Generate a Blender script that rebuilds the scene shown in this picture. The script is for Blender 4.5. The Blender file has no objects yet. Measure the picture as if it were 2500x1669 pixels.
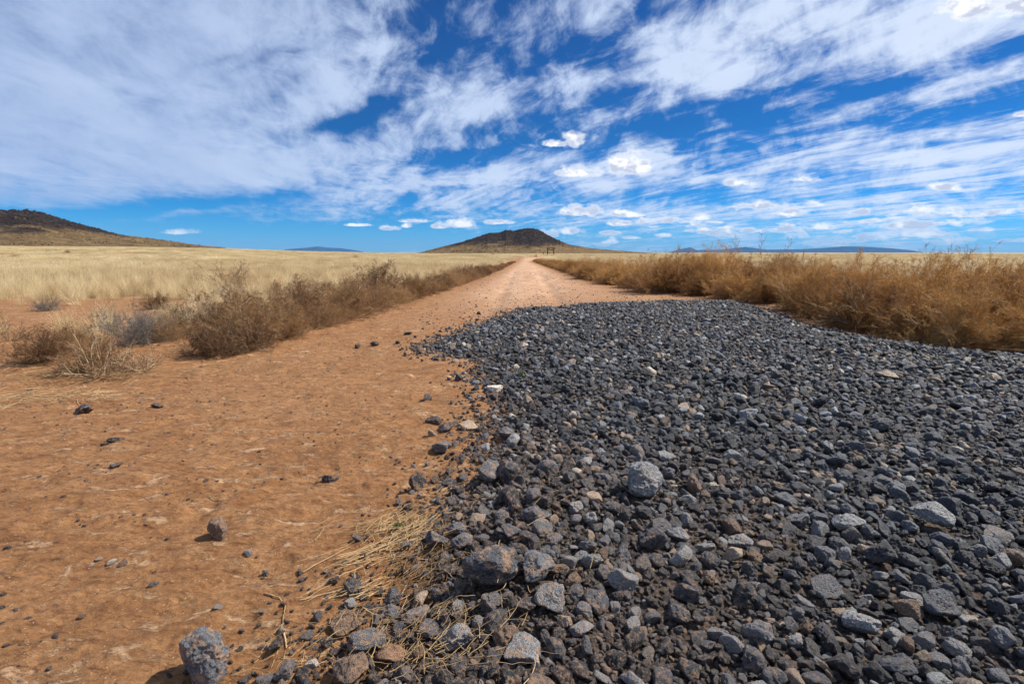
import bpy, math, random
import numpy as np
from mathutils import Vector, noise as mnoise
random.seed(7); RNG = np.random.default_rng(7)
PI = math.pi
S = bpy.context.scene
COL = S.collection
R = math.radians

# ------------------------------------------------------------------ camera, world, sun, exposure
CAM_H, FPX, CX, CY, HORIZON = 1.35, 1250.0, 1250.0, 834.5, 616.5
PITCH = math.atan((CY - HORIZON) / FPX)
cam_d = bpy.data.cameras.new('camera'); cam = bpy.data.objects.new('camera', cam_d); COL.objects.link(cam)
cam_d.lens = 18.0; cam_d.sensor_width = 36.0; cam_d.clip_start = 0.05; cam_d.clip_end = 120000
cam.location = (0, 0, CAM_H); cam.rotation_euler = (PI / 2 - PITCH, 0, 0)
S.camera = cam
S.render.resolution_x, S.render.resolution_y = 1024, 683
S.view_settings.view_transform = 'Standard'; S.view_settings.look = 'None'
S.view_settings.gamma = 1.0; S.view_settings.exposure = 0.42
SUN_AZ, SUN_EL = R(72), R(48)            # azimuth clockwise from the view direction (+Y)

def pix_dir(px, py):
    x = (px - CX) / FPX; v = (CY - py) / FPX
    return np.array([x, math.cos(PITCH) + v * math.sin(PITCH), -math.sin(PITCH) + v * math.cos(PITCH)])
def ground_at(px, py):                   # where a photo pixel meets the flat ground
    d = pix_dir(px, py); t = CAM_H / max(1e-4, -d[2])
    return d[0] * t, d[1] * t
def az_el(px, py):
    d = pix_dir(px, py); d = d / np.linalg.norm(d)
    return math.atan2(d[0], d[1]), math.asin(d[2])

sun_d = bpy.data.lights.new('sun', 'SUN'); sun = bpy.data.objects.new('sun', sun_d); COL.objects.link(sun)
sun_d.energy = 5.0; sun_d.angle = R(0.53); sun_d.color = (1.0, 0.95, 0.86)
sdir = Vector((math.sin(SUN_AZ) * math.cos(SUN_EL), math.cos(SUN_AZ) * math.cos(SUN_EL), math.sin(SUN_EL)))
sun.rotation_euler = sdir.to_track_quat('Z', 'Y').to_euler(); sun.location = (60, 60, 90)

class NT:
    """small node-tree writer"""
    def __init__(s, nt): s.nt = nt; s.n = nt.nodes; s.l = nt.links; s.x = 0
    def new(s, t, **kw):
        n = s.n.new(t); s.x += 40; n.location = (s.x, 0)
        for k, v in kw.items(): setattr(n, k, v)
        return n
    def put(s, sock, v):
        if isinstance(v, bpy.types.NodeSocket): s.l.new(v, sock)
        elif v is not None:
            if isinstance(v, (tuple, list)) and len(v) == 3 and sock.type == 'RGBA': v = (*v, 1)
            sock.default_value = v
    def math(s, op, a, b=None, c=None, clamp=False):
        n = s.new('ShaderNodeMath', operation=op, use_clamp=clamp)
        s.put(n.inputs[0], a)
        if b is not None: s.put(n.inputs[1], b)
        if c is not None: s.put(n.inputs[2], c)
        return n.outputs[0]
    def vmath(s, op, a, b=None):
        n = s.new('ShaderNodeVectorMath', operation=op); s.put(n.inputs[0], a)
        if b is not None: s.put(n.inputs[1], b)
        return n.outputs[1] if op in ('LENGTH', 'DOT_PRODUCT', 'DISTANCE') else n.outputs[0]
    def scale(s, a, f):
        n = s.new('ShaderNodeVectorMath', operation='SCALE'); s.put(n.inputs[0], a); s.put(n.inputs['Scale'], f); return n.outputs[0]
    def comb(s, x, y, z):
        n = s.new('ShaderNodeCombineXYZ'); s.put(n.inputs[0], x); s.put(n.inputs[1], y); s.put(n.inputs[2], z); return n.outputs[0]
    def sep(s, v):
        n = s.new('ShaderNodeSeparateXYZ'); s.put(n.inputs[0], v); return n.outputs
    def noise(s, vec, scale, detail=4, rough=0.55, dist=0.0, out=0, lac=2.0):
        n = s.new('ShaderNodeTexNoise'); s.put(n.inputs['Vector'], vec); s.put(n.inputs['Scale'], scale)
        n.inputs['Detail'].default_value = detail; n.inputs['Roughness'].default_value = rough
        n.inputs['Distortion'].default_value = dist; n.inputs['Lacunarity'].default_value = lac
        return n.outputs[out]
    def voro(s, vec, scale, out='Distance', feature='F1', rnd=1.0):
        n = s.new('ShaderNodeTexVoronoi', feature=feature); s.put(n.inputs['Vector'], vec); s.put(n.inputs['Scale'], scale)
        n.inputs['Randomness'].default_value = rnd
        return n.outputs[out]
    def ss(s, v, a, b, lo=0.0, hi=1.0, kind='SMOOTHSTEP'):
        n = s.new('ShaderNodeMapRange', interpolation_type=kind); s.put(n.inputs[0], v); s.put(n.inputs[1], a); s.put(n.inputs[2], b)
        s.put(n.inputs[3], lo); s.put(n.inputs[4], hi); return n.outputs[0]
    def mix(s, f, a, b, blend='MIX'):
        n = s.new('ShaderNodeMix', data_type='RGBA', blend_type=blend); s.put(n.inputs[0], f); s.put(n.inputs[6], a); s.put(n.inputs[7], b); return n.outputs[2]
    def ramp(s, f, stops, interp='LINEAR'):
        n = s.new('ShaderNodeValToRGB'); r = n.color_ramp; r.interpolation = interp; s.put(n.inputs[0], f)
        r.elements[0].position = stops[0][0]; r.elements[0].color = (*stops[0][1], 1)
        r.elements[1].position = stops[-1][0]; r.elements[1].color = (*stops[-1][1], 1)
        for p, c in stops[1:-1]:
            e = r.elements.new(p); e.color = (*c, 1)
        return n.outputs[0]
    def bump(s, h, strength, dist, normal=None):
        n = s.new('ShaderNodeBump'); s.put(n.inputs['Height'], h); n.inputs['Strength'].default_value = strength
        n.inputs['Distance'].default_value = dist
        if normal is not None: s.put(n.inputs['Normal'], normal)
        return n.outputs[0]

# ------------------------------------------------------------------ world: daylight sky with high cloud
V = 1.0643                                # notes were taken on a picture 2349 px wide
world = bpy.data.worlds.new('World'); S.world = world; world.use_nodes = True
def build_world():
    nt = NT(world.node_tree); nt.n.clear()
    out = nt.new('ShaderNodeOutputWorld'); bg = nt.new('ShaderNodeBackground')
    SKY_STRENGTH = 0.10
    bg.inputs['Strength'].default_value = SKY_STRENGTH
    nt.l.new(bg.outputs[0], out.inputs[0])
    tc = nt.new('ShaderNodeTexCoord'); d = tc.outputs['Generated']
    x, y, z = nt.sep(d)
    sky = nt.new('ShaderNodeTexSky', sky_type='NISHITA'); sky.sun_disc = False
    sky.sun_elevation = SUN_EL; sky.sun_rotation = SUN_AZ; sky.altitude = 1600; sky.air_density = 1.0; sky.dust_density = 0.3; sky.ozone_density = 3.0
    hs = nt.new('ShaderNodeHueSaturation'); hs.inputs['Saturation'].default_value = 1.15; nt.l.new(sky.outputs[0], hs.inputs['Color'])
    zc = nt.math('MAXIMUM', z, 0.0)
    # polarised, contrasty air: deeper blue above, milkier near the horizon
    tint = nt.ramp(nt.ss(zc, 0.0, 0.6, kind='LINEAR'), [(0, (0.19, 0.53, 0.98)), (0.12, (0.04, 0.45, 0.84)), (0.35, (0.006, 0.34, 0.63)), (1, (0.005, 0.28, 0.56))])
    blue = nt.mix(1.0, hs.outputs[0], tint, 'MULTIPLY')
    A = nt.math('ARCTAN2', x, y); E = nt.math('ARCSINE', z)
    P = nt.comb(A, E, 0.0)
    # cloud sheet coordinates (a plane overhead, so streaks converge at the horizon)
    dz = nt.math('ADD', zc, 0.05)
    px_, py_ = nt.math('DIVIDE', x, dz), nt.math('DIVIDE', y, dz)
    sheet = nt.comb(px_, py_, 0.0)
    rot = nt.new('ShaderNodeMapping', vector_type='TEXTURE'); nt.put(rot.inputs[0], sheet)
    rot.inputs['Rotation'].default_value = (0, 0, R(14)); rot.inputs['Scale'].default_value = (1.0, 2.5, 1.0)
    warp = nt.noise(sheet, 0.5, 3, 0.5, out=1)
    wv = nt.scale(nt.vmath('SUBTRACT', warp, (0.5, 0.5, 0.5)), 0.9)
    sv = nt.vmath('ADD', rot.outputs[0], wv)
    n1 = nt.noise(sv, 1.5, 8, 0.60, 0.35)
    n2 = nt.noise(sv, 5.5, 6, 0.62, 0.6)
    n3 = nt.noise(P, 13.0, 8, 0.66, 0.5)
    # warp the placed soft shapes a little so their outlines are ragged
    pw = nt.scale(nt.vmath('SUBTRACT', nt.noise(nt.vmath('MULTIPLY', P, (1.0, 2.2, 1.0)), 4.0, 5, 0.6, out=1), (0.5, 0.5, 0.5)), 0.085)
    PW = nt.vmath('ADD', P, nt.vmath('MULTIPLY', pw, (1.6, 0.8, 0.0)))
    def blob(vec, cx, cy, rx, ry, ang):
        cx *= V; cy *= V; rx *= V; ry *= V
        c = az_el(cx, cy); a = R(ang)
        e1 = az_el(cx + rx * math.cos(a), cy - rx * math.sin(a)); e2 = az_el(cx + ry * math.sin(a), cy + ry * math.cos(a))
        v1 = (e1[0] - c[0], e1[1] - c[1]); v2 = (e2[0] - c[0], e2[1] - c[1])
        m = nt.new('ShaderNodeMapping', vector_type='TEXTURE'); nt.put(m.inputs[0], vec)
        m.inputs['Location'].default_value = (c[0], c[1], 0); m.inputs['Rotation'].default_value = (0, 0, math.atan2(v1[1], v1[0]))
        m.inputs['Scale'].default_value = (math.hypot(*v1), math.hypot(*v2), 1)
        return m.outputs[0]
    def soft(cx, cy, rx, ry, ang):          # 0..1 quadratic sphere falloff
        v = blob(PW, cx, cy, rx, ry, ang)
        g = nt.new('ShaderNodeTexGradient', gradient_type='QUADRATIC_SPHERE'); nt.put(g.inputs[0], v); return g.outputs[1]
    shapes = [  # view-px centre, radii (full extent), angle up-right, amount
        (760, 290, 160, 42, 14, -1.0), (860, 243, 150, 36, 20, -0.8), (620, 215, 170, 26, 24, -0.35), (500, 130, 200, 26, 24, -0.3), (680, 110, 140, 30, 20, -0.35), (930, 60, 130, 50, 15, -0.7), (1170, 90, 120, 40, 18, -0.9), (1420, 215, 200, 36, 12, -0.8), (1240, 225, 120, 30, 10, -0.6), (1080, 300, 160, 30, 12, -0.6), (1500, 30, 140, 34, 12, -0.5), (1000, 110, 170, 70, 22, -1.0), (1350, 120, 190, 65, 14, -1.0), (1060, 5, 260, 70, 5, -0.6),
        (1180, 170, 260, 60, 10, -0.35), (1270, 262, 240, 45, 12, -0.8), (1000, 372, 250, 34, 5, -0.9), (1200, 330, 260, 40, 8, -0.7),
        (1450, 290, 380, 70, 9, -0.9), (1750, 255, 420, 70, 13, -0.95), (2060, 195, 420, 55, 15, -1.15), (2330, 115, 220, 48, 18, -1.2),
        (1680, 322, 380, 62, 6, -1.1), (2000, 285, 380, 42, 10, -0.9), (2250, 250, 260, 40, 12, -0.9), (2150, 338, 240, 20, 4, -0.7),
        (2050, 392, 420, 26, 3, -0.5), (2300, 428, 200, 18, 2, -0.7), (1500, 455, 380, 30, 2, -0.7), (1650, 395, 260, 22, 6, -0.5), (950, 20, 300, 60, 15, -0.3),
        (620, 452, 420, 40, 5, -1.2), (120, 478, 400, 34, 2, -1.2), (450, 540, 900, 90, 0, -1.15), (300, 492, 300, 12, 2, 0.5), (700, 500, 240, 10, 3, 0.5), (560, 552, 260, 8, 3, 0.4), (820, 555, 240, 8, 2, 0.35), (1000, 545, 700, 60, 0, -0.9), (2280, 545, 500, 60, 0, -0.55),
        (1700, 560, 900, 60, 0, -0.35), (560, 150, 300, 40, 30, -0.18), (250, 190, 260, 50, -20, -0.15), (600, 300, 240, 40, -25, -0.2),
        (250, 240, 760, 420, 0, 0.75), (1600, 110, 480, 110, 14, 0.6), (2050, 60, 560, 150, 12, 0.75), (1130, 245, 260, 55, 12, 0.75), (1280, 185, 200, 45, 8, 0.5),
        (800, 445, 360, 42, 5, 0.8), (1200, 410, 480, 45, 3, 0.6), (560, 380, 480, 110, 5, 0.5), (2150, 360, 460, 40, 8, 0.55), (2150, 215, 330, 50, 12, 0.6),
        (1650, 175, 240, 22, 3, 0.5), (1480, 178, 200, 30, 12, 0.3), (1560, 322, 240, 16, 6, 0.5), (1900, 350, 420, 30, 6, 0.5), (2000, 470, 700, 60, 1, 0.35),
        (1400, 480, 360, 30, 2, 0.5), (430, 484, 160, 14, 0, 0.7), (1500, 500, 300, 24, 1, 0.3), (640, 60, 460, 120, 0, 0.35), (1660, 322, 150, 22, 6, 0.9), (900, 180, 200, 50, 20, 0.3)]
    band_map = nt.new('ShaderNodeMapping', vector_type='TEXTURE'); nt.put(band_map.inputs[0], sheet)
    band_map.inputs['Rotation'].default_value = (0, 0, R(22)); band_map.inputs['Scale'].default_value = (1.0, 9.0, 1.0)
    nb = nt.noise(nt.vmath('ADD', band_map.outputs[0], nt.scale(wv, 0.35)), 3.2, 6, 0.6, 0.2)
    left = nt.ss(A, -0.52, -0.15, 0.38, 1.0)          # the veil on the left is smooth, the rest is torn
    def amp(n, a): return nt.math('MULTIPLY', nt.math('SUBTRACT', n, 0.5), a)
    tex = nt.math('ADD', nt.math('ADD', amp(n1, 1.7), amp(n2, 1.5)), nt.math('ADD', amp(n3, 2.3), nt.math('MULTIPLY', amp(nb, 1.6), nt.ss(E, 0.75, 0.2))))
    cov = nt.math('ADD', nt.math('MULTIPLY', tex, left), 0.52)
    for (cx, cy, rx, ry, an, am) in shapes:
        cov = nt.math('MULTIPLY_ADD', soft(cx, cy, rx * 1.25, ry * 1.3, an), am * (0.80 if am < 0 else 0.60), cov)
    cov = nt.math('SUBTRACT', cov, nt.ss(E, 0.16, 0.03, 0.0, 0.16))
    veil = nt.ss(cov, -0.12, 1.02, 0.02, 0.95)
    k = 1.0 / SKY_STRENGTH
    ccol = nt.ramp(nt.ss(nt.math('ADD', nt.math('MULTIPLY', n1, 0.4), nt.math('MULTIPLY', A, 0.30)), -0.02, 0.5, kind='LINEAR'),
                   [(0, (0.34, 0.43, 0.62)), (0.5, (0.49, 0.58, 0.75)), (1, (0.60, 0.67, 0.79))])
    ccol = nt.mix(1.0, ccol, (k, k, k), 'MULTIPLY')
    col = nt.mix(veil, blue, ccol)
    # cumulus: flat-bottomed puffs
    puffP = nt.vmath('MULTIPLY', P, (1.0, 1.45, 1.0))
    pn = nt.noise(puffP, 30, 9, 0.64, 0.1); ps = nt.noise(puffP, 24, 4, 0.55); pnu = nt.noise(nt.vmath('ADD', puffP, (0.006, 0.016, 0)), 24, 4, 0.55)
    pf = nt.math('MULTIPLY', nt.math('SUBTRACT', pn, 0.50), 4.4)
    cum = [(1440, 386, 54, 36), (1330, 397, 58, 17), (1318, 326, 30, 22), (1280, 332, 34, 10), (2240, 28, 120, 46, .25), (2330, 15, 80, 36, .2), (1690, 420, 60, 17, .4), (1850, 412, 44, 11, .4), (2172, 432, 58, 14, .3),
           (1330, 487, 70, 16), (1430, 492, 55, 11), (1420, 514, 28, 8), (1300, 532, 36, 10), (1750, 474, 68, 12), (1825, 489, 55, 10), (1605, 502, 42, 9), (1880, 522, 40, 10),
           (1975, 488, 28, 8), (1050, 515, 46, 14), (895, 524, 24, 8), (935, 519, 14, 7), (1145, 511, 40, 7), (410, 534, 50, 8), (1450, 546, 24, 5), (1520, 541, 20, 5),
           (2240, 528, 38, 7), (2070, 520, 90, 14), (2120, 540, 90, 12), (950, 508, 40, 6), (1720, 530, 26, 7), (1400, 535, 30, 6), (2000, 545, 50, 8), (2120, 515, 60, 9), 
           (1210, 540, 30, 8), (1010, 520, 30, 8), (2340, 265, 26, 8), (820, 517, 40, 4), (1640, 510, 30, 5)]
    best = None
    for (cx, cy, rx, ry, *weak) in cum:
        v = blob(P, cx, cy, rx * 1.15, ry * 1.2, 0)
        bx, by, _ = nt.sep(v)
        f = nt.math('SUBTRACT', 1.0, nt.vmath('LENGTH', nt.comb(bx, nt.math('MAXIMUM', nt.math('MULTIPLY', by, 0.9), nt.math('MULTIPLY', by, -1.9)), 0.0)))
        if weak: f = nt.math('SUBTRACT', f, weak[0] * 0.6)
        best = f if best is None else nt.math('MAXIMUM', best, f)
    # scattered fair-weather puffs towards the horizon
    sp = nt.comb(nt.math('MULTIPLY', A, 1.0), nt.math('MULTIPLY', E, 3.4), 3.3)
    spn = nt.noise(sp, 13, 5, 0.55, 0.2)
    band = nt.math('MULTIPLY', nt.ss(E, 0.004, 0.02), nt.ss(E, 0.05, 0.10, 1.0, 0.0))
    side = nt.ss(A, -0.1, 0.25)
    sc = nt.math('SUBTRACT', nt.math('MULTIPLY', nt.math('MULTIPLY', nt.math('SUBTRACT', spn, 0.50), 9.0), nt.math('MULTIPLY', band, side)), 0.35)
    best = nt.math('MAXIMUM', best, nt.math('MINIMUM', sc, 0.5))
    fld = nt.math('ADD', nt.math('MULTIPLY', best, 1.7), nt.math('SUBTRACT', pf, 0.30))
    ca = nt.math('MULTIPLY', nt.ss(fld, -0.38, 0.80, 0.0, 0.97), nt.ss(best, -0.38, 0.18))
    lit = nt.ss(nt.math('SUBTRACT', ps, pnu), -0.06, 0.13)
    shade = nt.math('MULTIPLY', nt.math('SUBTRACT', 1.0, lit), nt.ss(fld, 0.0, 0.8))
    cc = nt.mix(shade, (0.86 * k, 0.86 * k, 0.87 * k), (0.46 * k, 0.50 * k, 0.62 * k))
    lift = nt.ss(E, 0.0, 0.07, 0.7, 1.0)
    ca = nt.math('MULTIPLY', ca, lift)
    col = nt.mix(ca, col, cc)
    nt.put(bg.inputs['Color'], col)
build_world()
world.cycles.sampling_method = 'MANUAL'; world.cycles.sample_map_resolution = 512

# ------------------------------------------------------------------ helpers
def tag(o, label=None, cat=None, group=None, kind=None):
    if label: o['label'] = label
    if cat: o['category'] = cat
    if group: o['group'] = group
    if kind: o['kind'] = kind
    return o
def mesh_np(name, verts, faces, mats=(), smooth=False, attrs=None):
    verts = np.asarray(verts, np.float32); faces = np.asarray(faces, np.int32)
    me = bpy.data.meshes.new(name)
    me.vertices.add(len(verts)); me.vertices.foreach_set('co', verts.ravel())
    k = faces.shape[1] if len(faces) else 3
    me.loops.add(faces.size); me.loops.foreach_set('vertex_index', faces.ravel())
    me.polygons.add(len(faces)); me.polygons.foreach_set('loop_start', np.arange(0, faces.size, k, dtype=np.int32))
    me.polygons.foreach_set('loop_total', np.full(len(faces), k, np.int32))
    if smooth: me.polygons.foreach_set('use_smooth', np.ones(len(faces), bool))
    me.update(calc_edges=True)
    for m in mats: me.materials.append(m)
    for an, arr in (attrs or {}).items():
        a = me.attributes.new(an, 'FLOAT', 'POINT'); a.data.foreach_set('value', np.asarray(arr, np.float32))
    return me
def link(name, me, parent=None, loc=None, rot=None, scale=None):
    o = bpy.data.objects.new(name, me); COL.objects.link(o)
    if parent is not None: o.parent = parent
    if loc is not None: o.location = loc
    if rot is not None: o.rotation_euler = rot
    if scale is not None: o.scale = scale
    return o
# vectorised value noise
def _h(i, j, s):
    n = (i * 374761393 + j * 668265263 + s * 974634777) & 0x7fffffff
    n = ((n ^ (n >> 13)) * 1274126177) & 0x7fffffff
    return ((n ^ (n >> 16)) & 0xffff) / 65535.0
def vn(x, y, s=0):
    xi = np.floor(x).astype(np.int64); yi = np.floor(y).astype(np.int64); fx = x - xi; fy = y - yi
    fx = fx * fx * fx * (fx * (fx * 6 - 15) + 10); fy = fy * fy * fy * (fy * (fy * 6 - 15) + 10)
    a = _h(xi, yi, s); b = _h(xi + 1, yi, s); c = _h(xi, yi + 1, s); d = _h(xi + 1, yi + 1, s)
    return (a * (1 - fx) + b * fx) * (1 - fy) + (c * (1 - fx) + d * fx) * fy
def fbm(x, y, o=4, s=0, g=0.5):
    t = 0; a = 1; w = 0
    for k in range(o):
        t = t + a * vn(x + 17.3 * k, y - 9.1 * k, s + k); w += a; a *= g; x = x * 2.03; y = y * 2.03
    return t / w
def sst(x, a, b):
    t = np.clip((x - a) / (b - a), 0, 1); return t * t * (3 - 2 * t)
def poly_sd(x, y, poly):                   # signed distance, positive inside
    x = np.asarray(x, float); y = np.asarray(y, float); d = np.full(x.shape, 1e18); ins = np.zeros(x.shape, bool)
    n = len(poly)
    for i in range(n):
        ax, ay = poly[i]; bx, by = poly[(i + 1) % n]; ex, ey = bx - ax, by - ay
        t = np.clip(((x - ax) * ex + (y - ay) * ey) / (ex * ex + ey * ey + 1e-12), 0, 1)
        d = np.minimum(d, (x - ax - t * ex) ** 2 + (y - ay - t * ey) ** 2)
        if ay != by:
            c = ((ay > y) != (by > y)) & (x < (bx - ax) * (y - ay) / (by - ay) + ax); ins ^= c
    return np.where(ins, 1, -1) * np.sqrt(d)

LEFT_EDGE = [ground_at(a * V, b * V) for a, b in [(370, 868), (560, 810), (780, 748), (940, 696), (1060, 655), (1150, 619), (1183, 601)]]
RIGHT_EDGE = [ground_at(a * V, b * V) for a, b in [(2349, 820), (2100, 792), (1900, 752), (1800, 718), (1700, 692), (1480, 668), (1400, 655), (1330, 637), (1258, 612), (1222, 600)]]
ROAD = [(-60, -40), (-60, 1.0), (-7.0, 4.4)] + LEFT_EDGE + [(2.0, 118), (8, 150), (22, 190), (60, 240), (62, 232), (30, 186), (13, 148), (6.0, 112)] + RIGHT_EDGE[::-1] + [(9.0, 5.6), (30, 2.0), (60, -10), (60, -40)]
GRAVEL = [ground_at(a * V, b * V) for a, b in [(770, 1560), (880, 1420), (975, 1260), (1040, 1150), (1140, 1010), (1150, 950), (1110, 870), (1085, 830), (960, 800), (1040, 772), (1130, 735), (1200, 712), (1300, 700), (1500, 692), (1690, 692)]]
GRAVEL += [(x - 0.2, y + 0.25) for x, y in RIGHT_EDGE[:5][::-1]] + [(9.5, 6.0), (9.5, -1.5), (-0.9, -1.5), (-0.95, 0.9)]

def terrain(x, y):
    """height of the land, metres"""
    x = np.asarray(x, float); y = np.asarray(y, float)
    r = np.hypot(x, y); az = np.degrees(np.arctan2(x, y))
    e = np.interp(az, [-180, -70, -45, -38, -30.5, -22, -15, -8, 8, 180], [0, 0.5, 0.70, 0.66, 0.55, 0.22, 0.06, 0, 0, 0])
    h = np.radians(e) * (np.minimum(r, 1500) - 40).clip(0) * sst(r, 40, 260)
    h = h + sst(r, 25, 120) * (fbm(x / 60, y / 60, 3, 5) - 0.5) * 0.5
    road = poly_sd(x, y, ROAD)
    off = sst(-road, 0.0, 1.6) * (0.07 + 0.10 * sst(r, 14, 40))
    h = h + off * (1 - sst(r, 200, 400))
    near = 1 - sst(r, 25, 60)
    h = h + near * ((fbm(x * 0.9 + 3, y * 0.9, 3, 11) - 0.5) * 0.05 + (fbm(x * 6, y * 6, 3, 21) - 0.5) * 0.012)
    # wind-brushed, foot-scuffed crust of the bare dirt
    u = x * 0.60 + y * 0.80; w = -x * 0.80 + y * 0.60
    h = h + near * ((fbm(u * 6, w * 15, 5, 31) - 0.5) * 0.026 + (fbm(x * 22, y * 22, 3, 35, 0.65) - 0.5) * 0.012 - 0.014 * sst(fbm(u * 3.1, w * 4.3, 2, 37), 0.6, 0.72)) * (1 - sst(r, 8, 20))
    g = poly_sd(x, y, GRAVEL)
    h = h + sst(g, -0.05, 0.7) * (0.045 + 0.05 * fbm(x * 1.7, y * 1.7, 3, 41))
    # wheel ruts further up the road
    cxr = 0.028 * y
    h = h - near * sst(road, 0.2, 0.8) * sst(y, 7, 14) * 0.06 * (np.exp(-((x - cxr - 0.85) / 0.25) ** 2) + np.exp(-((x - cxr + 0.85) / 0.25) ** 2))
    return h
def gz(x, y): return float(terrain(np.array([x]), np.array([y]))[0])

# ------------------------------------------------------------------ materials
def new_mat(name):
    m = bpy.data.materials.new(name); m.use_nodes = True; nt = NT(m.node_tree); nt.n.clear()
    out = nt.new('ShaderNodeOutputMaterial'); b = nt.new('ShaderNodeBsdfPrincipled'); nt.l.new(b.outputs[0], out.inputs[0])
    b.inputs['Roughness'].default_value = 0.9; b.inputs['Specular IOR Level'].default_value = 0.25
    return m, nt, b
def attr(nt, name, kind='GEOMETRY', out='Fac'):
    a = nt.new('ShaderNodeAttribute'); a.attribute_name = name; a.attribute_type = kind; return a.outputs[out]
def pos(nt): return nt.new('ShaderNodeNewGeometry').outputs['Position']
def objc(nt): return nt.new('ShaderNodeTexCoord').outputs['Object']
def orand(nt): return nt.new('ShaderNodeObjectInfo').outputs['Random']

def mat_ground():
    m, nt, b = new_mat('desert_ground'); p = pos(nt)
    rot = nt.new('ShaderNodeMapping'); nt.put(rot.inputs[0], p); rot.inputs['Rotation'].default_value = (0, 0, R(-52)); rot.inputs['Scale'].default_value = (1, 2.3, 1)
    st = rot.outputs[0]
    big = nt.noise(p, 0.55, 5, 0.6); mid = nt.noise(st, 3.2, 10, 0.74, 0.4); fine = nt.noise(p, 38, 6, 0.7); grain = nt.noise(p, 260, 3, 0.7)
    crust = nt.ss(nt.noise(st, 3.9, 10, 0.72, 0.6), 0.545, 0.62)
    soil = nt.ramp(mid, [(0.30, (0.155, 0.062, 0.020)), (0.44, (0.285, 0.128, 0.044)), (0.56, (0.38, 0.185, 0.072)), (0.72, (0.49, 0.265, 0.122))])
    soil = nt.mix(nt.ss(big, 0.35, 0.75, 0.0, 0.5), soil, (0.40, 0.21, 0.092))
    soil = nt.mix(nt.math('MULTIPLY', crust, 0.9), soil, (0.62, 0.385, 0.215))
    damp = nt.ss(nt.noise(nt.vmath('ADD', p, (7.3, 2.1, 0)), 1.2, 6, 0.66, 0.3), 0.54, 0.74)
    soil = nt.mix(nt.math('MULTIPLY', damp, 0.7), soil, (0.185, 0.075, 0.026))
    clod = nt.noise(nt.vmath('MULTIPLY', st, (1.0, 0.8, 1.0)), 14, 8, 0.75, 0.3)
    soil = nt.mix(nt.ss(clod, 0.36, 0.50, 0.85, 0.0), soil, (0.12, 0.046, 0.017))
    soil = nt.mix(nt.ss(clod, 0.54, 0.70, 0.0, 0.6), soil, (0.60, 0.36, 0.19))
    soil = nt.mix(nt.ss(fine, 0.3, 0.7, 0.55, 0.0), soil, (0.13, 0.05, 0.02))
    soil = nt.mix(nt.ss(grain, 0.55, 0.75, 0.0, 0.4), soil, (0.62, 0.42, 0.26))
    # scattered grit: dark cinder grains and pale quartz
    gv = nt.new('ShaderNodeTexVoronoi'); nt.put(gv.inputs['Vector'], p); gv.inputs['Scale'].default_value = 95
    gd, gc = gv.outputs['Distance'], gv.outputs['Color']
    gsel = nt.sep(gc)[0]; patch = nt.ss(nt.noise(p, 1.7, 4, 0.6), 0.40, 0.62)
    darkg = nt.math('MULTIPLY', nt.math('MULTIPLY', nt.ss(gd, 0.34, 0.22), nt.math('GREATER_THAN', gsel, 0.80)), patch)
    paleg = nt.math('MULTIPLY', nt.ss(gd, 0.30, 0.18), nt.math('LESS_THAN', gsel, 0.09))
    soil = nt.mix(nt.math('MULTIPLY', darkg, 0.85), soil, (0.045, 0.032, 0.028))
    soil = nt.mix(nt.math('MULTIPLY', paleg, 0.8), soil, (0.62, 0.46, 0.33))
    worn = attr(nt, 'worn')
    soil = nt.mix(nt.math('MULTIPLY', worn, nt.ss(nt.noise(nt.vmath('MULTIPLY', p, (1.6, 0.5, 1)), 1.0, 6, 0.7), 0.3, 0.7, 0.45, 1.0)), soil, (0.54, 0.34, 0.215))
    # land under the dry grass
    big2 = nt.noise(nt.vmath('MULTIPLY', p, (1, 1, 1)), 0.035, 6, 0.62); g2 = nt.noise(p, 0.6, 6, 0.7)
    straw = nt.ramp(nt.math('ADD', nt.math('MULTIPLY', big2, 0.6), nt.math('MULTIPLY', g2, 0.4)),
                    [(0.34, (0.13, 0.085, 0.040)), (0.45, (0.29, 0.205, 0.10)), (0.55, (0.45, 0.345, 0.185)), (0.68, (0.55, 0.445, 0.255))])
    gr = attr(nt, 'grassy')
    col = nt.mix(gr, soil, straw)
    bed = attr(nt, 'bed')
    bedc = nt.mix(nt.ss(nt.noise(p, 60, 5, 0.75), 0.40, 0.60), (0.022, 0.020, 0.020), (0.14, 0.105, 0.082))
    col = nt.mix(nt.math('MULTIPLY', bed, 0.93), col, bedc)
    nt.put(b.inputs['Base Color'], col)
    h = nt.math('ADD', nt.math('ADD', nt.math('MULTIPLY', mid, 0.9), nt.math('MULTIPLY', crust, 0.25)), nt.math('MULTIPLY', clod, 0.5))
    n_ = nt.bump(h, 0.8, 0.035)
    n_ = nt.bump(nt.math('ADD', nt.math('MULTIPLY', fine, 0.8), nt.math('MULTIPLY', grain, 0.3)), 0.8, 0.014, n_)
    n_ = nt.bump(nt.math('ADD', darkg, paleg), 0.6, 0.004, n_)
    nt.put(b.inputs['Normal'], n_); b.inputs['Roughness'].default_value = 0.95
    return m
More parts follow.
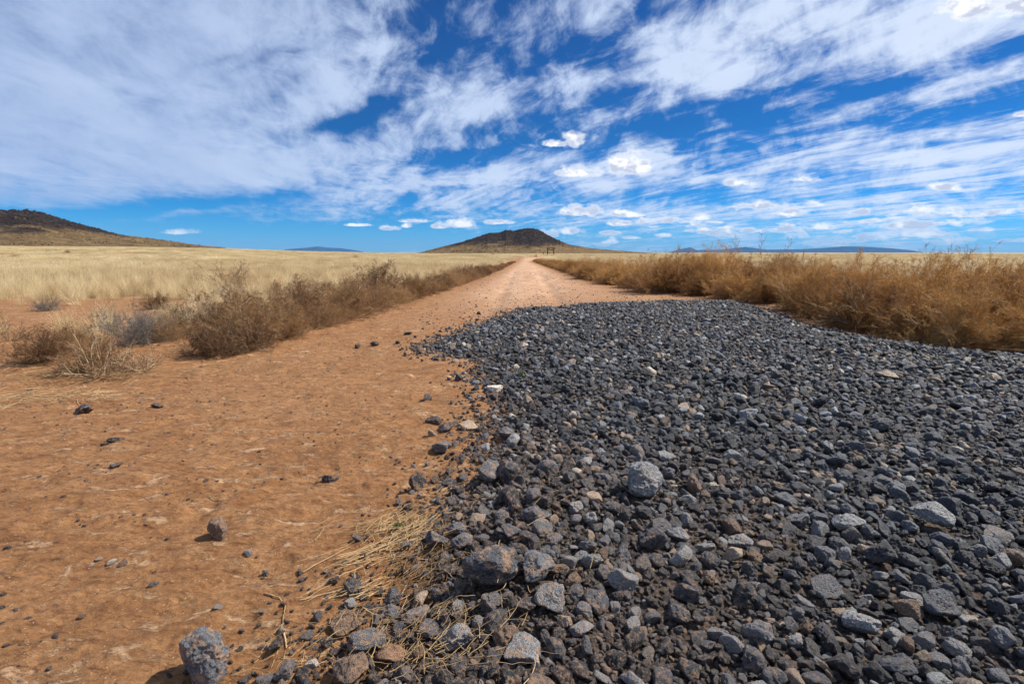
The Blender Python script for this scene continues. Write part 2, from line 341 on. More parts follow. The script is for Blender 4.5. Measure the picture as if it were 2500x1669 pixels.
def mat_stone(name, individual):
    m, nt, b = new_mat(name); p = objc(nt); wp = pos(nt)
    oi = nt.new('ShaderNodeObjectInfo'); rnd = oi.outputs['Random']
    off = nt.scale(nt.comb(rnd, nt.math('MULTIPLY', rnd, 7.7), nt.math('MULTIPLY', rnd, 3.1)), 40.0)
    q = nt.vmath('ADD', p, off)
    if individual: base = oi.outputs['Color']
    else:
        base = nt.ramp(rnd, [(0.0, (0.022, 0.023, 0.029)), (0.24, (0.046, 0.048, 0.058)), (0.48, (0.088, 0.092, 0.107)), (0.67, (0.16, 0.165, 0.184)), (0.79, (0.31, 0.312, 0.32)),
                             (0.85, (0.13, 0.092, 0.070)), (0.91, (0.27, 0.20, 0.15)), (0.955, (0.42, 0.30, 0.21)), (0.985, (0.6, 0.50, 0.40))], 'CONSTANT')
    n1 = nt.noise(q, 1.7, 6, 0.6); n2 = nt.noise(q, 7.0, 6, 0.68)
    base = nt.mix(nt.ss(n1, 0.35, 0.7, 0.0, 0.5), base, nt.mix(1.0, base, (1.5, 1.5, 1.5), 'MULTIPLY'))
    n4 = nt.noise(q, 19.0, 4, 0.75)  # mineral speckle; its dark spots also stand in for the shade in pits
    base = nt.mix(nt.ss(n4, 0.53, 0.62, 0.0, 0.75), base, nt.mix(1.0, base, (2.3, 2.25, 2.2), 'MULTIPLY'))
    base = nt.mix(nt.ss(n4, 0.38, 0.47, 0.75, 0.0), base, nt.mix(1.0, base, (0.3, 0.3, 0.3), 'MULTIPLY'))
    base = nt.mix(nt.ss(n2, 0.38, 0.6, 0.7, 0.0), base, nt.mix(1.0, base, (0.5, 0.5, 0.5), 'MULTIPLY'))
    # earth dust, commoner near the dirt edge and in the near middle of the bed
    dusty = nt.noise(wp, 1.1, 4, 0.6)
    sx, sy, sz = nt.sep(wp)
    edge = nt.math('ADD', nt.math('MULTIPLY', sx, 0.27), nt.math('MULTIPLY', sy, 0.12))
    dm = nt.ss(nt.math('SUBTRACT', nt.math('ADD', dusty, nt.math('MULTIPLY', n1, 0.5)), edge), -0.02, 0.55, 0.03, 0.85)
    dm = nt.math('MULTIPLY', dm, nt.ss(nt.noise(q, 2.6, 5, 0.7), 0.46, 0.62))
    col = nt.mix(dm, base, (0.38, 0.225, 0.13))
    # vesicles: holes in the lava
    ves = nt.voro(q, 7.5); ves2 = nt.voro(q, 15.0)
    lava = nt.math('GREATER_THAN', nt.math('FRACT', nt.math('MULTIPLY', rnd, 17.0)), 0.28)
    hole = nt.ss(ves, 0.20, 0.36); hole2 = nt.ss(ves2, 0.16, 0.34)
    nt.put(b.inputs['Base Color'], col)
    hh = nt.math('ADD', nt.math('MULTIPLY', hole, nt.math('MULTIPLY', lava, 0.6)), nt.math('MULTIPLY', hole2, nt.math('MULTIPLY', lava, 0.4)))
    nn = nt.bump(nt.math('ADD', hh, nt.math('MULTIPLY', n2, 1.1)), 1.0, 0.016)
    nt.put(b.inputs['Normal'], nn); b.inputs['Roughness'].default_value = 0.62; b.inputs['Specular IOR Level'].default_value = 0.55
    return m
def mat_plant(name, stops, trans=0.25, zfade=None, rough=0.8):
    m, nt, b = new_mat(name); out = [n for n in nt.n if n.type == 'OUTPUT_MATERIAL'][0]
    oi = nt.new('ShaderNodeObjectInfo'); p = pos(nt); o = objc(nt)
    f = nt.math('ADD', nt.math('MULTIPLY', nt.noise(p, 2.3, 4, 0.6), 0.35), nt.math('MULTIPLY', nt.noise(o, 30, 2, 0.6), 0.5))
    f = nt.math('ADD', f, nt.math('MULTIPLY', nt.math('SUBTRACT', oi.outputs['Random'], 0.2), 0.42))
    f = nt.math('ADD', f, nt.math('MULTIPLY', nt.math('SUBTRACT', nt.noise(nt.vmath('MULTIPLY', p, (0.5, 1.0, 1.0)), 0.07, 5, 0.65), 0.5), 1.0))
    c = nt.ramp(f, stops); nt.put(b.inputs['Base Color'], c); b.inputs['Roughness'].default_value = rough
    if trans:
        t = nt.new('ShaderNodeBsdfTranslucent'); nt.put(t.inputs[0], c); mx = nt.new('ShaderNodeMixShader'); mx.inputs[0].default_value = trans
        nt.l.new(b.outputs[0], mx.inputs[1]); nt.l.new(t.outputs[0], mx.inputs[2]); nt.l.new(mx.outputs[0], out.inputs[0])
    return m
M_GROUND = mat_ground()
M_STONE = mat_stone('lava_stone', True); M_GRAVEL = mat_stone('lava_gravel', False)
M_GOLD = mat_plant('golden_tumbleweed_twigs', [(0.2, (0.13, 0.052, 0.015)), (0.45, (0.42, 0.200, 0.052)), (0.8, (0.76, 0.45, 0.15))], 0.22)
M_BROWN = mat_plant('brown_tumbleweed_twigs', [(0.2, (0.085, 0.040, 0.020)), (0.45, (0.25, 0.120, 0.050)), (0.8, (0.56, 0.34, 0.15))], 0.2)
M_GREY = mat_plant('grey_twigs', [(0.25, (0.12, 0.10, 0.085)), (0.5, (0.24, 0.21, 0.18)), (0.8, (0.40, 0.36, 0.31))], 0.1)
M_STEM = mat_plant('dry_stems', [(0.25, (0.25, 0.16, 0.09)), (0.5, (0.42, 0.30, 0.18)), (0.8, (0.60, 0.46, 0.30))], 0.0)
M_GRASS = mat_plant('dry_grass_blades', [(0.22, (0.30, 0.20, 0.10)), (0.45, (0.56, 0.43, 0.23)), (0.7, (0.80, 0.66, 0.40)), (0.9, (0.90, 0.79, 0.53))], 0.35)
M_STRAW = mat_plant('loose_straw', [(0.25, (0.24, 0.14, 0.06)), (0.5, (0.44, 0.29, 0.14)), (0.8, (0.66, 0.47, 0.27))], 0.05)
M_GREEN = mat_plant('green_leaves', [(0.25, (0.05, 0.08, 0.02)), (0.8, (0.11, 0.16, 0.04))], 0.25)

def mat_hill(name, kind):
    m, nt, b = new_mat(name); p = pos(nt)
    hgt = attr(nt, 'hh')                  # 0 foot .. 1 crest
    n1 = nt.noise(p, 0.018, 8, 0.72); n2 = nt.noise(p, 0.10, 9, 0.80); n3 = nt.voro(p, 0.22)
    grass = nt.ramp(n2, [(0.36, (0.07, 0.040, 0.018)), (0.47, (0.20, 0.125, 0.055)), (0.60, (0.36, 0.245, 0.110))])
    rock = nt.ramp(n2, [(0.35, (0.012, 0.009, 0.008)), (0.5, (0.034, 0.023, 0.018)), (0.62, (0.078, 0.050, 0.036)), (0.75, (0.14, 0.09, 0.06))])
    f = nt.math('ADD', nt.math('MULTIPLY', hgt, 1.25), nt.math('MULTIPLY', nt.math('SUBTRACT', n1, 0.5), 1.3))
    f = nt.math('ADD', f, nt.math('MULTIPLY', nt.math('SUBTRACT', n2, 0.5), 0.9))
    f = nt.ss(f, 0.24, 0.48)
    c = nt.mix(f, grass, rock)
    bush = nt.math('MULTIPLY', nt.ss(n3, 0.34, 0.22), nt.math('GREATER_THAN', nt.noise(p, 0.05, 3), 0.46))
    c = nt.mix(nt.math('MULTIPLY', bush, 0.9), c, (0.025, 0.032, 0.018))
    nt.put(b.inputs['Base Color'], c)
    nt.put(b.inputs['Normal'], nt.bump(nt.math('ADD', n2, nt.math('MULTIPLY', nt.noise(p, 0.5, 4, 0.7), 0.6)), 1.0, 5.5))
    b.inputs['Specular IOR Level'].default_value = 0.05
    return m
M_HILL = mat_hill('volcanic_hill', 0)
m, nt, b = new_mat('far_mountain_haze_blue')
nt.put(b.inputs['Base Color'], nt.ramp(nt.noise(pos(nt), 0.0008, 6, 0.7), [(0.3, (0.008, 0.025, 0.06)), (0.7, (0.02, 0.045, 0.09))])); b.inputs['Specular IOR Level'].default_value = 0  # blue of the distant air is painted into the rock colour
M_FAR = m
m, nt, b = new_mat('weathered_timber'); oc = objc(nt)
nt.put(b.inputs['Base Color'], nt.ramp(nt.noise(nt.vmath('MULTIPLY', oc, (8, 8, 0.8)), 2, 5, 0.7), [(0.3, (0.018, 0.010, 0.006)), (0.7, (0.085, 0.045, 0.022))]))
nt.put(b.inputs['Normal'], nt.bump(nt.noise(nt.vmath('MULTIPLY', oc, (9, 9, 0.6)), 3, 4), 0.6, 0.02)); M_WOOD = m

# ------------------------------------------------------------------ land: one polar sheet around the camera, cut into ground, road, gravel bed
def build_land():
    rr = [0.25]
    while rr[-1] < 16: rr.append(rr[-1] * (1.05 if rr[-1] < 0.9 else 1.0085))
    while rr[-1] < 45000: rr.append(rr[-1] * (1.025 if rr[-1] < 2500 else 1.12))
    rr = np.array(rr)
    az = np.concatenate([np.arange(-180, -60, 4.0), np.arange(-60, -54, 1.0), np.arange(-54, 54, 0.16), np.arange(54, 60, 1.0), np.arange(60, 180, 4.0)])
    na, nr = len(az), len(rr)
    A_, R_ = np.meshgrid(np.radians(az), rr, indexing='ij')
    X = (R_ * np.sin(A_)).ravel(); Y = (R_ * np.cos(A_)).ravel()
    Z = terrain(X, Y)
    far = R_.ravel()
    road = poly_sd(X, Y, ROAD); grav = poly_sd(X, Y, GRAVEL)
    i = np.arange(na)[:, None]; j = np.arange(nr - 1)[None, :]; i2 = (i + 1) % na
    F = np.stack([i * nr + j, i2 * nr + j, i2 * nr + j + 1, i * nr + j + 1], -1).reshape(-1, 4)[:, ::-1]
    # centre cap
    bare = sst(fbm(X * 0.16 + 5, Y * 0.16, 3, 51), 0.42, 0.6)
    grassy = sst(-road, 0.2, 2.2) * np.where(X < 0, sst(Y - 0.05 * X, 13.0, 17.5), 1.0)
    grassy = np.clip(grassy * (0.45 + 0.55 * sst(far, 25, 90)) * (1 - 0.6 * bare * (1 - sst(far, 60, 200))), 0, 1)
    cxr = np.interp(Y, [0, 6, 14, 30, 60, 118, 150], [-1.6, -0.6, 0.35, 1.0, 1.9, 3.8, 11]) + 0.25 * np.sin(Y * 0.3)
    worn = sst(road, 0.0, 1.5) * np.exp(-((X - cxr) / (0.8 + 0.05 * Y)) ** 2) * sst(Y, 6, 22) * (0.5 + 0.5 * fbm(X * 0.8, Y * 0.25, 3, 61))
    worn = worn + 0.35 * sst(road, 0.0, 1.5) * sst(Y, 8, 20)
    worn = np.clip(worn * 1.0, 0, 1)
    bed = sst(grav, -0.08, 0.25)
    V_ = np.stack([X, Y, Z], 1)
    fc = V_[F].mean(1)
    fr = poly_sd(fc[:, 0], fc[:, 1], ROAD) > 0; fg = poly_sd(fc[:, 0], fc[:, 1], GRAVEL) > 0
    for name, sel in (('ground', ~fr & ~fg), ('dirt_road', fr & ~fg), ('gravel_bed', fg)):
        f = F[sel]; used, inv = np.unique(f, return_inverse=True)
        f = inv.reshape(-1, 4)
        o = link(name, mesh_np(name, V_[used], f, [M_GROUND], True, {'grassy': grassy[used], 'worn': worn[used], 'bed': bed[used]}))
        tag(o, kind='structure')
    # small cap right under the camera
    ring = V_[np.arange(na) * nr]; c = np.array([[0, 0, ring[:, 2].mean()]])
    vs = np.vstack([ring, c]); f = np.array([[k, na, (k + 1) % na] for k in range(na)])
    tag(link('ground', mesh_np('ground_underfoot', vs, f, [M_GROUND], True, {'grassy': np.zeros(na + 1), 'worn': np.zeros(na + 1), 'bed': np.zeros(na + 1)})), kind='structure')
build_land()

# ------------------------------------------------------------------ hills and mountains
def ridge(name, prof, dist, wf, wb, mat, nx=420, ny=160, rough=1.0, rot=0.0, foot=0.0, expo=1.6, drop=0.0):
    """real hill: height follows the skyline profile along its ridge, falls off in front and behind"""
    prof = [(a, b) for a, b in prof]
    azs = np.array([az_el(a, b)[0] for a, b in prof]); els = np.array([az_el(a, b)[1] for a, b in prof])
    a = np.linspace(azs[0], azs[-1], nx); H = np.interp(a, azs, np.tan(els)) * dist + CAM_H
    t = np.linspace(-1, 1, ny)
    A_, T = np.meshgrid(a, t, indexing='ij'); Hh = H[:, None] * np.ones_like(T)
    top = Hh.max()
    # footprint: narrower where the ridge is lower
    wsc = 0.35 + 0.65 * np.clip(Hh / top, 0, 1)
    D = dist + np.where(T < 0, T * wf, T * wb) * wsc + rot * (A_ - a.mean()) * dist
    X = D * np.sin(A_); Y = D * np.cos(A_)
    shape = np.clip(1 - np.abs(T) ** 1.0, 0, 1) ** expo
    sc = top / 40.0
    base = terrain(X, Y)
    gully = (fbm(X / (26 * sc), Y / (26 * sc), 5, 71, 0.55) - 0.5)
    Z = base + (Hh - base) * shape + gully * 9 * sc * rough * np.clip(shape * 1.3, 0, 1) * (1 - shape ** 3) * np.clip(Hh / top, 0.1, 1)
    Z = Z + (fbm(X / (5 * sc), Y / (5 * sc), 4, 81, 0.6) - 0.5) * 4.2 * sc * rough * np.clip(Hh / top - 0.05, 0, 1) * sst(shape, 0.0, 0.5)
    Z = Z + (fbm(X / (2 * sc), Y / (2 * sc), 3, 91, 0.6) - 0.5) * 2.6 * sc * rough * sst(Hh * shape / top, 0.25, 0.8)
    edge = sst(1 - np.abs(T), 0, 0.05) * sst(np.minimum(A_ - a[0], a[-1] - A_), 0, (a[-1] - a[0]) * 0.02)
    Z = base + (Z - base) * edge - (1 - edge) * 0.6 * sc
    hh = np.clip((Z - base) / top, 0, 1)
    n = ny; i = np.arange(nx - 1)[:, None]; j = np.arange(ny - 1)[None, :]
    F = np.stack([i * n + j, (i + 1) * n + j, (i + 1) * n + j + 1, i * n + j + 1], -1).reshape(-1, 4)
    o = link(name, mesh_np(name, np.stack([X.ravel(), Y.ravel(), Z.ravel()], 1), F, [mat], True, {'hh': hh.ravel()}))
    tag(o, kind='structure'); HILLS.append((X.ravel(), Y.ravel(), Z.ravel(), hh.ravel(), T.ravel())); return o
HILLS = []
ridge('cone_hill', [(1010, 618), (1030, 616), (1083, 601), (1133, 589), (1156, 581), (1191, 570), (1223, 567), (1235, 561.5), (1256, 564), (1275, 559), (1298, 556), (1315, 561), (1352, 581), (1390, 597), (1444, 606), (1528, 613), (1600, 618)],
      900, 300, 260, M_HILL, nx=520, ny=200)
ridge('long_hill', [(-500, 560), (-330, 530), (-120, 517), (0, 515), (64, 513), (106, 519), (138, 531), (213, 552), (298, 574), (372, 582), (426, 590), (500, 600), (560, 605)],
      900, 420, 300, M_HILL, nx=620, ny=220)
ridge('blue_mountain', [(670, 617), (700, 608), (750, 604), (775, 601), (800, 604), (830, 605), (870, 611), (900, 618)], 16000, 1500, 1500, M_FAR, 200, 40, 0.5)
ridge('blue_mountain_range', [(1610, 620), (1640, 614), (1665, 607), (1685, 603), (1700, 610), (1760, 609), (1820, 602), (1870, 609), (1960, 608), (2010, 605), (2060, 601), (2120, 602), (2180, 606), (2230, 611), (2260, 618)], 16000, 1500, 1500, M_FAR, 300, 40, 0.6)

# ------------------------------------------------------------------ plants: curved tapering stems grown in levels
def tubes(P, Rad, sides=3):
    """P (N,K,3) polylines, Rad (N,K) radii -> verts, faces"""
    N, K, _ = P.shape
    T = np.gradient(P, axis=1); T /= np.linalg.norm(T, axis=2, keepdims=True) + 1e-9
    up = np.where(np.abs(T[..., 2:3]) < 0.9, np.array([0, 0, 1.0]), np.array([1.0, 0, 0]))
    U = np.cross(T, up); U /= np.linalg.norm(U, axis=2, keepdims=True) + 1e-9; W = np.cross(T, U)
    ang = np.arange(sides) * 2 * PI / sides
    if sides == 2: ang = np.array([0, PI])
    ring = P[:, :, None, :] + Rad[:, :, None, None] * (np.cos(ang)[None, None, :, None] * U[:, :, None, :] + np.sin(ang)[None, None, :, None] * W[:, :, None, :])
    vs = ring.reshape(-1, 3)
    n = np.arange(N)[:, None, None]; k = np.arange(K - 1)[None, :, None]
    if sides == 2:
        s = np.zeros(1, int)[None, None, :]; s2 = s + 1
    else:
        s = np.arange(sides)[None, None, :]; s2 = (s + 1) % sides
    b0 = (n * K + k) * sides; b1 = (n * K + k + 1) * sides
    F = np.stack([b0 + s, b0 + s2, b1 + s2, b1 + s], -1).reshape(-1, 4)
    return vs, F
def rand_dirs(n, rng):
    v = rng.normal(size=(n, 3)); return v / np.linalg.norm(v, axis=1, keepdims=True)
def curve_from(start, d0, length, K, rng, curl=0.35, lift=0.0):
    N = len(start); P = np.zeros((N, K, 3)); P[:, 0] = start; d = d0.copy(); step = (length / (K - 1))[:, None]
    for k in range(1, K):
        d = d + rng.normal(size=(N, 3)) * curl; d[:, 2] += lift; d /= np.linalg.norm(d, axis=1, keepdims=True)
        P[:, k] = P[:, k - 1] + d * step
    return P
def children(P, n_per, lo, hi, spread, lenf, K, rng, curl, lift, parent_len):
    N, KK, _ = P.shape
    idx = np.repeat(np.arange(N), n_per); t = rng.uniform(lo, hi, len(idx)) * (KK - 1)
    k = np.minimum(t.astype(int), KK - 2); f = (t - k)[:, None]
    a = P[idx, k]; b_ = P[idx, k + 1]; st = a * (1 - f) + b_ * f; d = b_ - a; d /= np.linalg.norm(d, axis=1, keepdims=True) + 1e-9
    d = d + rand_dirs(len(idx), rng) * spread; d /= np.linalg.norm(d, axis=1, keepdims=True)
    L = parent_len[idx] * lenf * rng.uniform(0.55, 1.25, len(idx)) * (1.15 - 0.5 * t / (KK - 1))
    return curve_from(st, d, L, K, rng, curl, lift), L
def rads(N, K, r0, r1): return np.linspace(r0, r1, K)[None, :] * np.ones((N, 1))
def tumbleweed_mesh(seed, n0=34, n1=11, n2=8, n3=4, flat=0.8, thick=1.0, lean=(0, 0), open_=0.0):
    rng = np.random.default_rng(seed)
    az = rng.uniform(0, 2 * PI, n0); el = np.arcsin(rng.uniform(0.05, 1.0, n0))
    d = np.stack([np.cos(az) * np.cos(el), np.sin(az) * np.cos(el), np.sin(el) * flat + 0.15], 1); d[:, 0] += lean[0]; d[:, 1] += lean[1]
    d /= np.linalg.norm(d, axis=1, keepdims=True)
    L0 = rng.uniform(0.55, 0.95, n0)
    P0 = curve_from(np.stack([rng.normal(0, .04, n0), rng.normal(0, .04, n0), np.full(n0, 0.0)], 1), d, L0, 7, rng, 0.16, 0.03)
    P1, L1 = children(P0, n1, 0.15, 0.98, 0.75, 0.42, 5, rng, 0.25, 0.04, L0)
    P2, L2 = children(P1, n2, 0.1, 1.0, 0.9, 0.42, 4, rng, 0.3, 0.05, L1)
    P3, L3 = children(P2, n3, 0.15, 1.0, 1.0, 0.45, 3, rng, 0.35, 0.03, L2)
    for P in (P0, P1, P2, P3): P[..., 2] = np.maximum(P[..., 2], 0.004 + 0.02 * rng.random(P.shape[:2]))
    v0, f0 = tubes(P0, rads(len(P0), 7, 0.0060 * thick, 0.0022 * thick), 4); v1, f1 = tubes(P1, rads(len(P1), 5, 0.0028 * thick, 0.0013 * thick))
    v2, f2 = tubes(P2, rads(len(P2), 4, 0.0017 * thick, 0.0010 * thick)); v3, f3 = tubes(P3, rads(len(P3), 3, 0.0016 * thick, 0.0011 * thick))
    stems = (np.vstack([v0, v1]), np.vstack([f0, f1 + len(v0)]))
    twigs = (np.vstack([v2, v3]), np.vstack([f2, f3 + len(v2)]))
    return stems, twigs
BUSH = {}
def bush_meshes(kind, n, twig_mat, stem_mat, **kw):
    out = []
    for i in range(n):
        s, t = tumbleweed_mesh(100 * (hash_s(kind) % 97) + i, **kw)
        out.append((mesh_np(kind + '_stems', *s, [stem_mat]), mesh_np(kind + '_twigs', *t, [twig_mat])))
    BUSH[kind] = out
def hash_s(s): return sum((i + 1) * ord(c) for i, c in enumerate(s))
bush_meshes('gold', 5, M_GOLD, M_STEM, n0=60, n1=12, n2=9, n3=5, flat=0.95)
bush_meshes('brown', 5, M_BROWN, M_STEM, n0=44, n1=11, n2=8, n3=5, flat=0.85)
bush_meshes('grey', 2, M_GREY, M_GREY, n0=40, n1=9, n2=7, n3=3, flat=0.6)
bush_meshes('open', 3, M_BROWN, M_STEM, n0=22, n1=7, n2=5, n3=2, flat=0.55, thick=1.3)
def place_bush(kind, x, y, size, label, group=None, name='tumbleweed', rz=None, squash=1.0, cat='bush', sink=0.02):
    sm, tm = random.choice(BUSH[kind])
    e = link(name, None, loc=(x, y, gz(x, y) - sink)); e.empty_display_size = 0.2
    e.rotation_euler = (random.uniform(-.08, .08), random.uniform(-.08, .08), random.uniform(0, 2 * PI) if rz is None else rz); e.scale = (size, size, size * squash)
    tag(e, label, cat, group)
    link('stems', sm, e); link('twigs', tm, e)
    return e
def along(edge, s):
    """point at arc length s and unit normal to the left of travel"""
    acc = 0
    for (ax, ay), (bx, by) in zip(edge[:-1], edge[1:]):
        L = math.hypot(bx - ax, by - ay)
        if acc + L >= s:
            t = (s - acc) / L; return ax + (bx - ax) * t, ay + (by - ay) * t, -(by - ay) / L, (bx - ax) / L
        acc += L
    return None

ORD = ['first', 'second', 'third', 'fourth', 'fifth', 'sixth', 'seventh', 'eighth', 'ninth', 'tenth', 'eleventh', 'twelfth', 'thirteenth', 'fourteenth', 'fifteenth', 'sixteenth', 'seventeenth', 'eighteenth', 'nineteenth', 'twentieth']
def hedge_rows():
    todo = []
    def row_bushes(edge, sgn, kind, side, sizef, nrows, gap, first_o):
        s = 0.0; count = [0] * 4
        while True:
            q = along(edge, s)
            if q is None: break
            x, y, nx_, ny_ = q; d = math.hypot(x, y); nx_ *= sgn; ny_ *= sgn
            size = sizef(d)
            for row in range(nrows(d)):
                o = first_o * size + row * random.uniform(0.75, 1.0) * size; j = random.uniform(-.25, .25)
                bx, by = x + nx_ * o - ny_ * j, y + ny_ * o + nx_ * j; sz = size * (1.0 + 0.06 * row) * random.uniform(.88, 1.12)
                rn = ['front', 'middle', 'back', 'rearmost'][row]; c = count[row]; count[row] += 1
                col = 'golden' if kind == 'gold' else 'brown'
                if c < 20: lab = '%s %s tumbleweed in the %s row of the %s bank, counting from the camera' % (ORD[c], col, rn, side)
                else: lab = 'small %s tumbleweed in the %s row, far part of the %s bank' % (col, rn, side)
                todo.append((sz / max(d, 1), kind, bx, by, sz, lab, 'tumbleweeds banked along the %s side of the road' % side))
            s += size * random.uniform(*gap) * (1 + d / 70)
    row_bushes([(14.0, 5.0), (9.0, 5.9)] + RIGHT_EDGE, -1, 'gold', 'right', lambda d: random.uniform(0.85, 1.17) if d < 12 else random.uniform(0.7, 1.4) if d < 17 else random.uniform(.8, 1.25) * max(0.42, 1.05 - (d - 17) / 70), lambda d: 3 if d < 22 else 2, (0.70, 1.15), 0.5)
    row_bushes(LEFT_EDGE[1:], 1, 'brown', 'left', lambda d: (0.5 if d < 8 else random.uniform(0.42, 0.95)) * max(0.33, 1 - max(0, d - 14) / 60), lambda d: 2 if random.random() < .7 else 1, (0.75, 1.35), 0.5)
    todo.sort(key=lambda t: -t[0])
    print('BUSHES', len(todo))
    for _, kind, x, y, sz, lab, grp in todo[:255]: place_bush(kind, x, y, sz, lab, grp, squash=random.uniform(0.85, 1.1))
    return todo[255:]
FAR_BUSHES = hedge_rows()
def at_view(a, b): return ground_at(a * V, b * V)
for (a, b, kind, size, lab) in [
    (870, 690, 'brown', 1.15, 'tallest dark tumbleweed on the left edge of the road'),
    (520, 665, 'open', 1.25, 'upright olive bush rising above the pale grass on the left'),
    (1500, 670, 'gold', 1.45, 'rounded dark tumbleweed at the corner where the gravel meets the road'),
    (1350, 640, 'gold', 1.25, 'tall feathery bush on the right of the road below the hill'),
    (100, 838, 'brown', 0.50, 'tangled brown tumbleweed at the left edge, behind the sprawling one'),
    (175, 815, 'brown', 0.42, 'small dense brown tumbleweed between the left edge and the grey shrub'),
    (225, 862, 'open', 0.66, 'sprawling bare tumbleweed with pale curved stems in the left foreground'),
    (215, 850, 'brown', 0.46, 'dark tumbleweed heart inside the sprawling bare one'),
    (300, 800, 'grey', 0.66, 'grey twiggy shrub behind the sprawling tumbleweed'),
    (345, 785, 'grey', 0.50, 'smaller grey shrub touching the grey twiggy one'),
    (450, 752, 'grey', 0.62, 'low grey shrub on the bare patch left of the road'),
    (400, 735, 'open', 0.50, 'small broken bush beside the low grey shrub'),
    (330, 850, 'open', 0.42, 'thin twigs spreading right of the sprawling tumbleweed'),
    (500, 812, 'open', 0.45, 'flat tangle of brown twigs at the road edge'),
    (440, 812, 'open', 0.38, 'second flat tangle of twigs left of the first'),
    (580, 800, 'brown', 0.5, 'low brown tumbleweed at the nearest tip of the left bank'),
    (650, 775, 'brown', 0.68, 'dense brown tumbleweed at the near end of the left bank'),
    (600, 755, 'brown', 0.5, 'brown bush just behind the near end of the left bank'),
    (560, 725, 'brown', 0.62, 'brown bush between the bare patch and the left bank'),
    (640, 690, 'brown', 0.6, 'brown bush behind the near left bank, against the grass'),
    (740, 690, 'brown', 0.62, 'brown bush filling the left bank before the tallest one'),
    (530, 690, 'grey', 0.6, 'grey shrub at the foot of the pale grass'),
    (545, 790, 'open', 0.58, 'loose tangle of twigs leaning on the near tip of the left bank'),
    (480, 770, 'open', 0.55, 'straggly brown weed between the grey shrubs and the left bank'),
    (390, 790, 'brown', 0.42, 'small brown tumbleweed right of the grey twiggy shrub'),
    (520, 745, 'brown', 0.50, 'brown tumbleweed behind the straggly weed'),
    (230, 735, 'open', 0.45, 'thin dead weed on the bare red patch'),
    (110, 720, 'grey', 0.45, 'small grey shrub on the bare red patch near the left edge'),
    (360, 715, 'brown', 0.45, 'low brown bush at the back of the bare red patch'),
    (25, 792, 'open', 0.5, 'thin weed clump on the far left by the bare dirt'),
    ]:
    x, y = at_view(a, b); place_bush(kind, x, y, size, lab)

# ------------------------------------------------------------------ geometry-node scatter for uncountable stuff
def scatter(name, pts, rot, scl, idx, protos, kind='stuff'):
    """one object: points that carry rotation, scale and which prototype"""
    pc = bpy.data.collections.new(name + '_kinds')
    for i, me in enumerate(protos):
        pc.objects.link(bpy.data.objects.new('%s_kind_%02d' % (name, i), me))
    me = bpy.data.meshes.new(name); me.vertices.add(len(pts)); me.vertices.foreach_set('co', np.asarray(pts, np.float32).ravel())
    a = me.attributes.new('rot', 'FLOAT_VECTOR', 'POINT'); a.data.foreach_set('vector', np.asarray(rot, np.float32).ravel())
    a = me.attributes.new('scl', 'FLOAT_VECTOR', 'POINT'); a.data.foreach_set('vector', np.asarray(scl, np.float32).ravel())
    a = me.attributes.new('idx', 'INT', 'POINT'); a.data.foreach_set('value', np.asarray(idx, np.int32))
    o = link(name, me)
    g = bpy.data.node_groups.new(name + '_scatter', 'GeometryNodeTree')
    g.interface.new_socket('Geometry', in_out='INPUT', socket_type='NodeSocketGeometry'); g.interface.new_socket('Geometry', in_out='OUTPUT', socket_type='NodeSocketGeometry')
    gi = g.nodes.new('NodeGroupInput'); go = g.nodes.new('NodeGroupOutput'); ip = g.nodes.new('GeometryNodeInstanceOnPoints'); ci = g.nodes.new('GeometryNodeCollectionInfo')
    ci.inputs['Collection'].default_value = pc; ci.inputs['Separate Children'].default_value = True; ci.inputs['Reset Children'].default_value = True
    def na(nm, t):
        n = g.nodes.new('GeometryNodeInputNamedAttribute'); n.data_type = t; n.inputs['Name'].default_value = nm; return n.outputs[0]
    L = g.links; L.new(gi.outputs[0], ip.inputs['Points']); L.new(ci.outputs[0], ip.inputs['Instance']); ip.inputs['Pick Instance'].default_value = True
    L.new(na('idx', 'INT'), ip.inputs['Instance Index']); L.new(na('scl', 'FLOAT_VECTOR'), ip.inputs['Scale'])
    er = g.nodes.new('FunctionNodeEulerToRotation'); L.new(na('rot', 'FLOAT_VECTOR'), er.inputs[0]); L.new(er.outputs[0], ip.inputs['Rotation'])
    L.new(ip.outputs[0], go.inputs[0])
    md = o.modifiers.new('scatter', 'NODES'); md.node_group = g
    o['kind'] = kind
    return o

if FAR_BUSHES:
    protos = []
    for kind in ('gold', 'brown'):
        for q in range(2):
            sd, td = tumbleweed_mesh(700 + q, n0=30, n1=8, n2=7, n3=3, thick=1.8, flat=0.9)
            protos.append(mesh_np('far_bush', np.vstack([sd[0], td[0]]), np.vstack([np.pad(sd[1], ((0, 0), (0, 0))), td[1] + len(sd[0])]), [M_GOLD if kind == 'gold' else M_BROWN]))
    fx = np.array([t[2] for t in FAR_BUSHES]); fy = np.array([t[3] for t in FAR_BUSHES]); fs = np.array([t[4] for t in FAR_BUSHES]); n = len(fx)
    tag(scatter('distant_tumbleweeds', np.stack([fx, fy, terrain(fx, fy) - .02], 1), np.stack([0 * fx, 0 * fx, RNG.uniform(0, 6.28, n)], 1), np.stack([fs, fs, fs], 1),
                [(0 if t[1] == 'gold' else 2) + random.randrange(2) for t in FAR_BUSHES], protos), 'low distant tumbleweeds merging into a line beside the far road', 'bush')

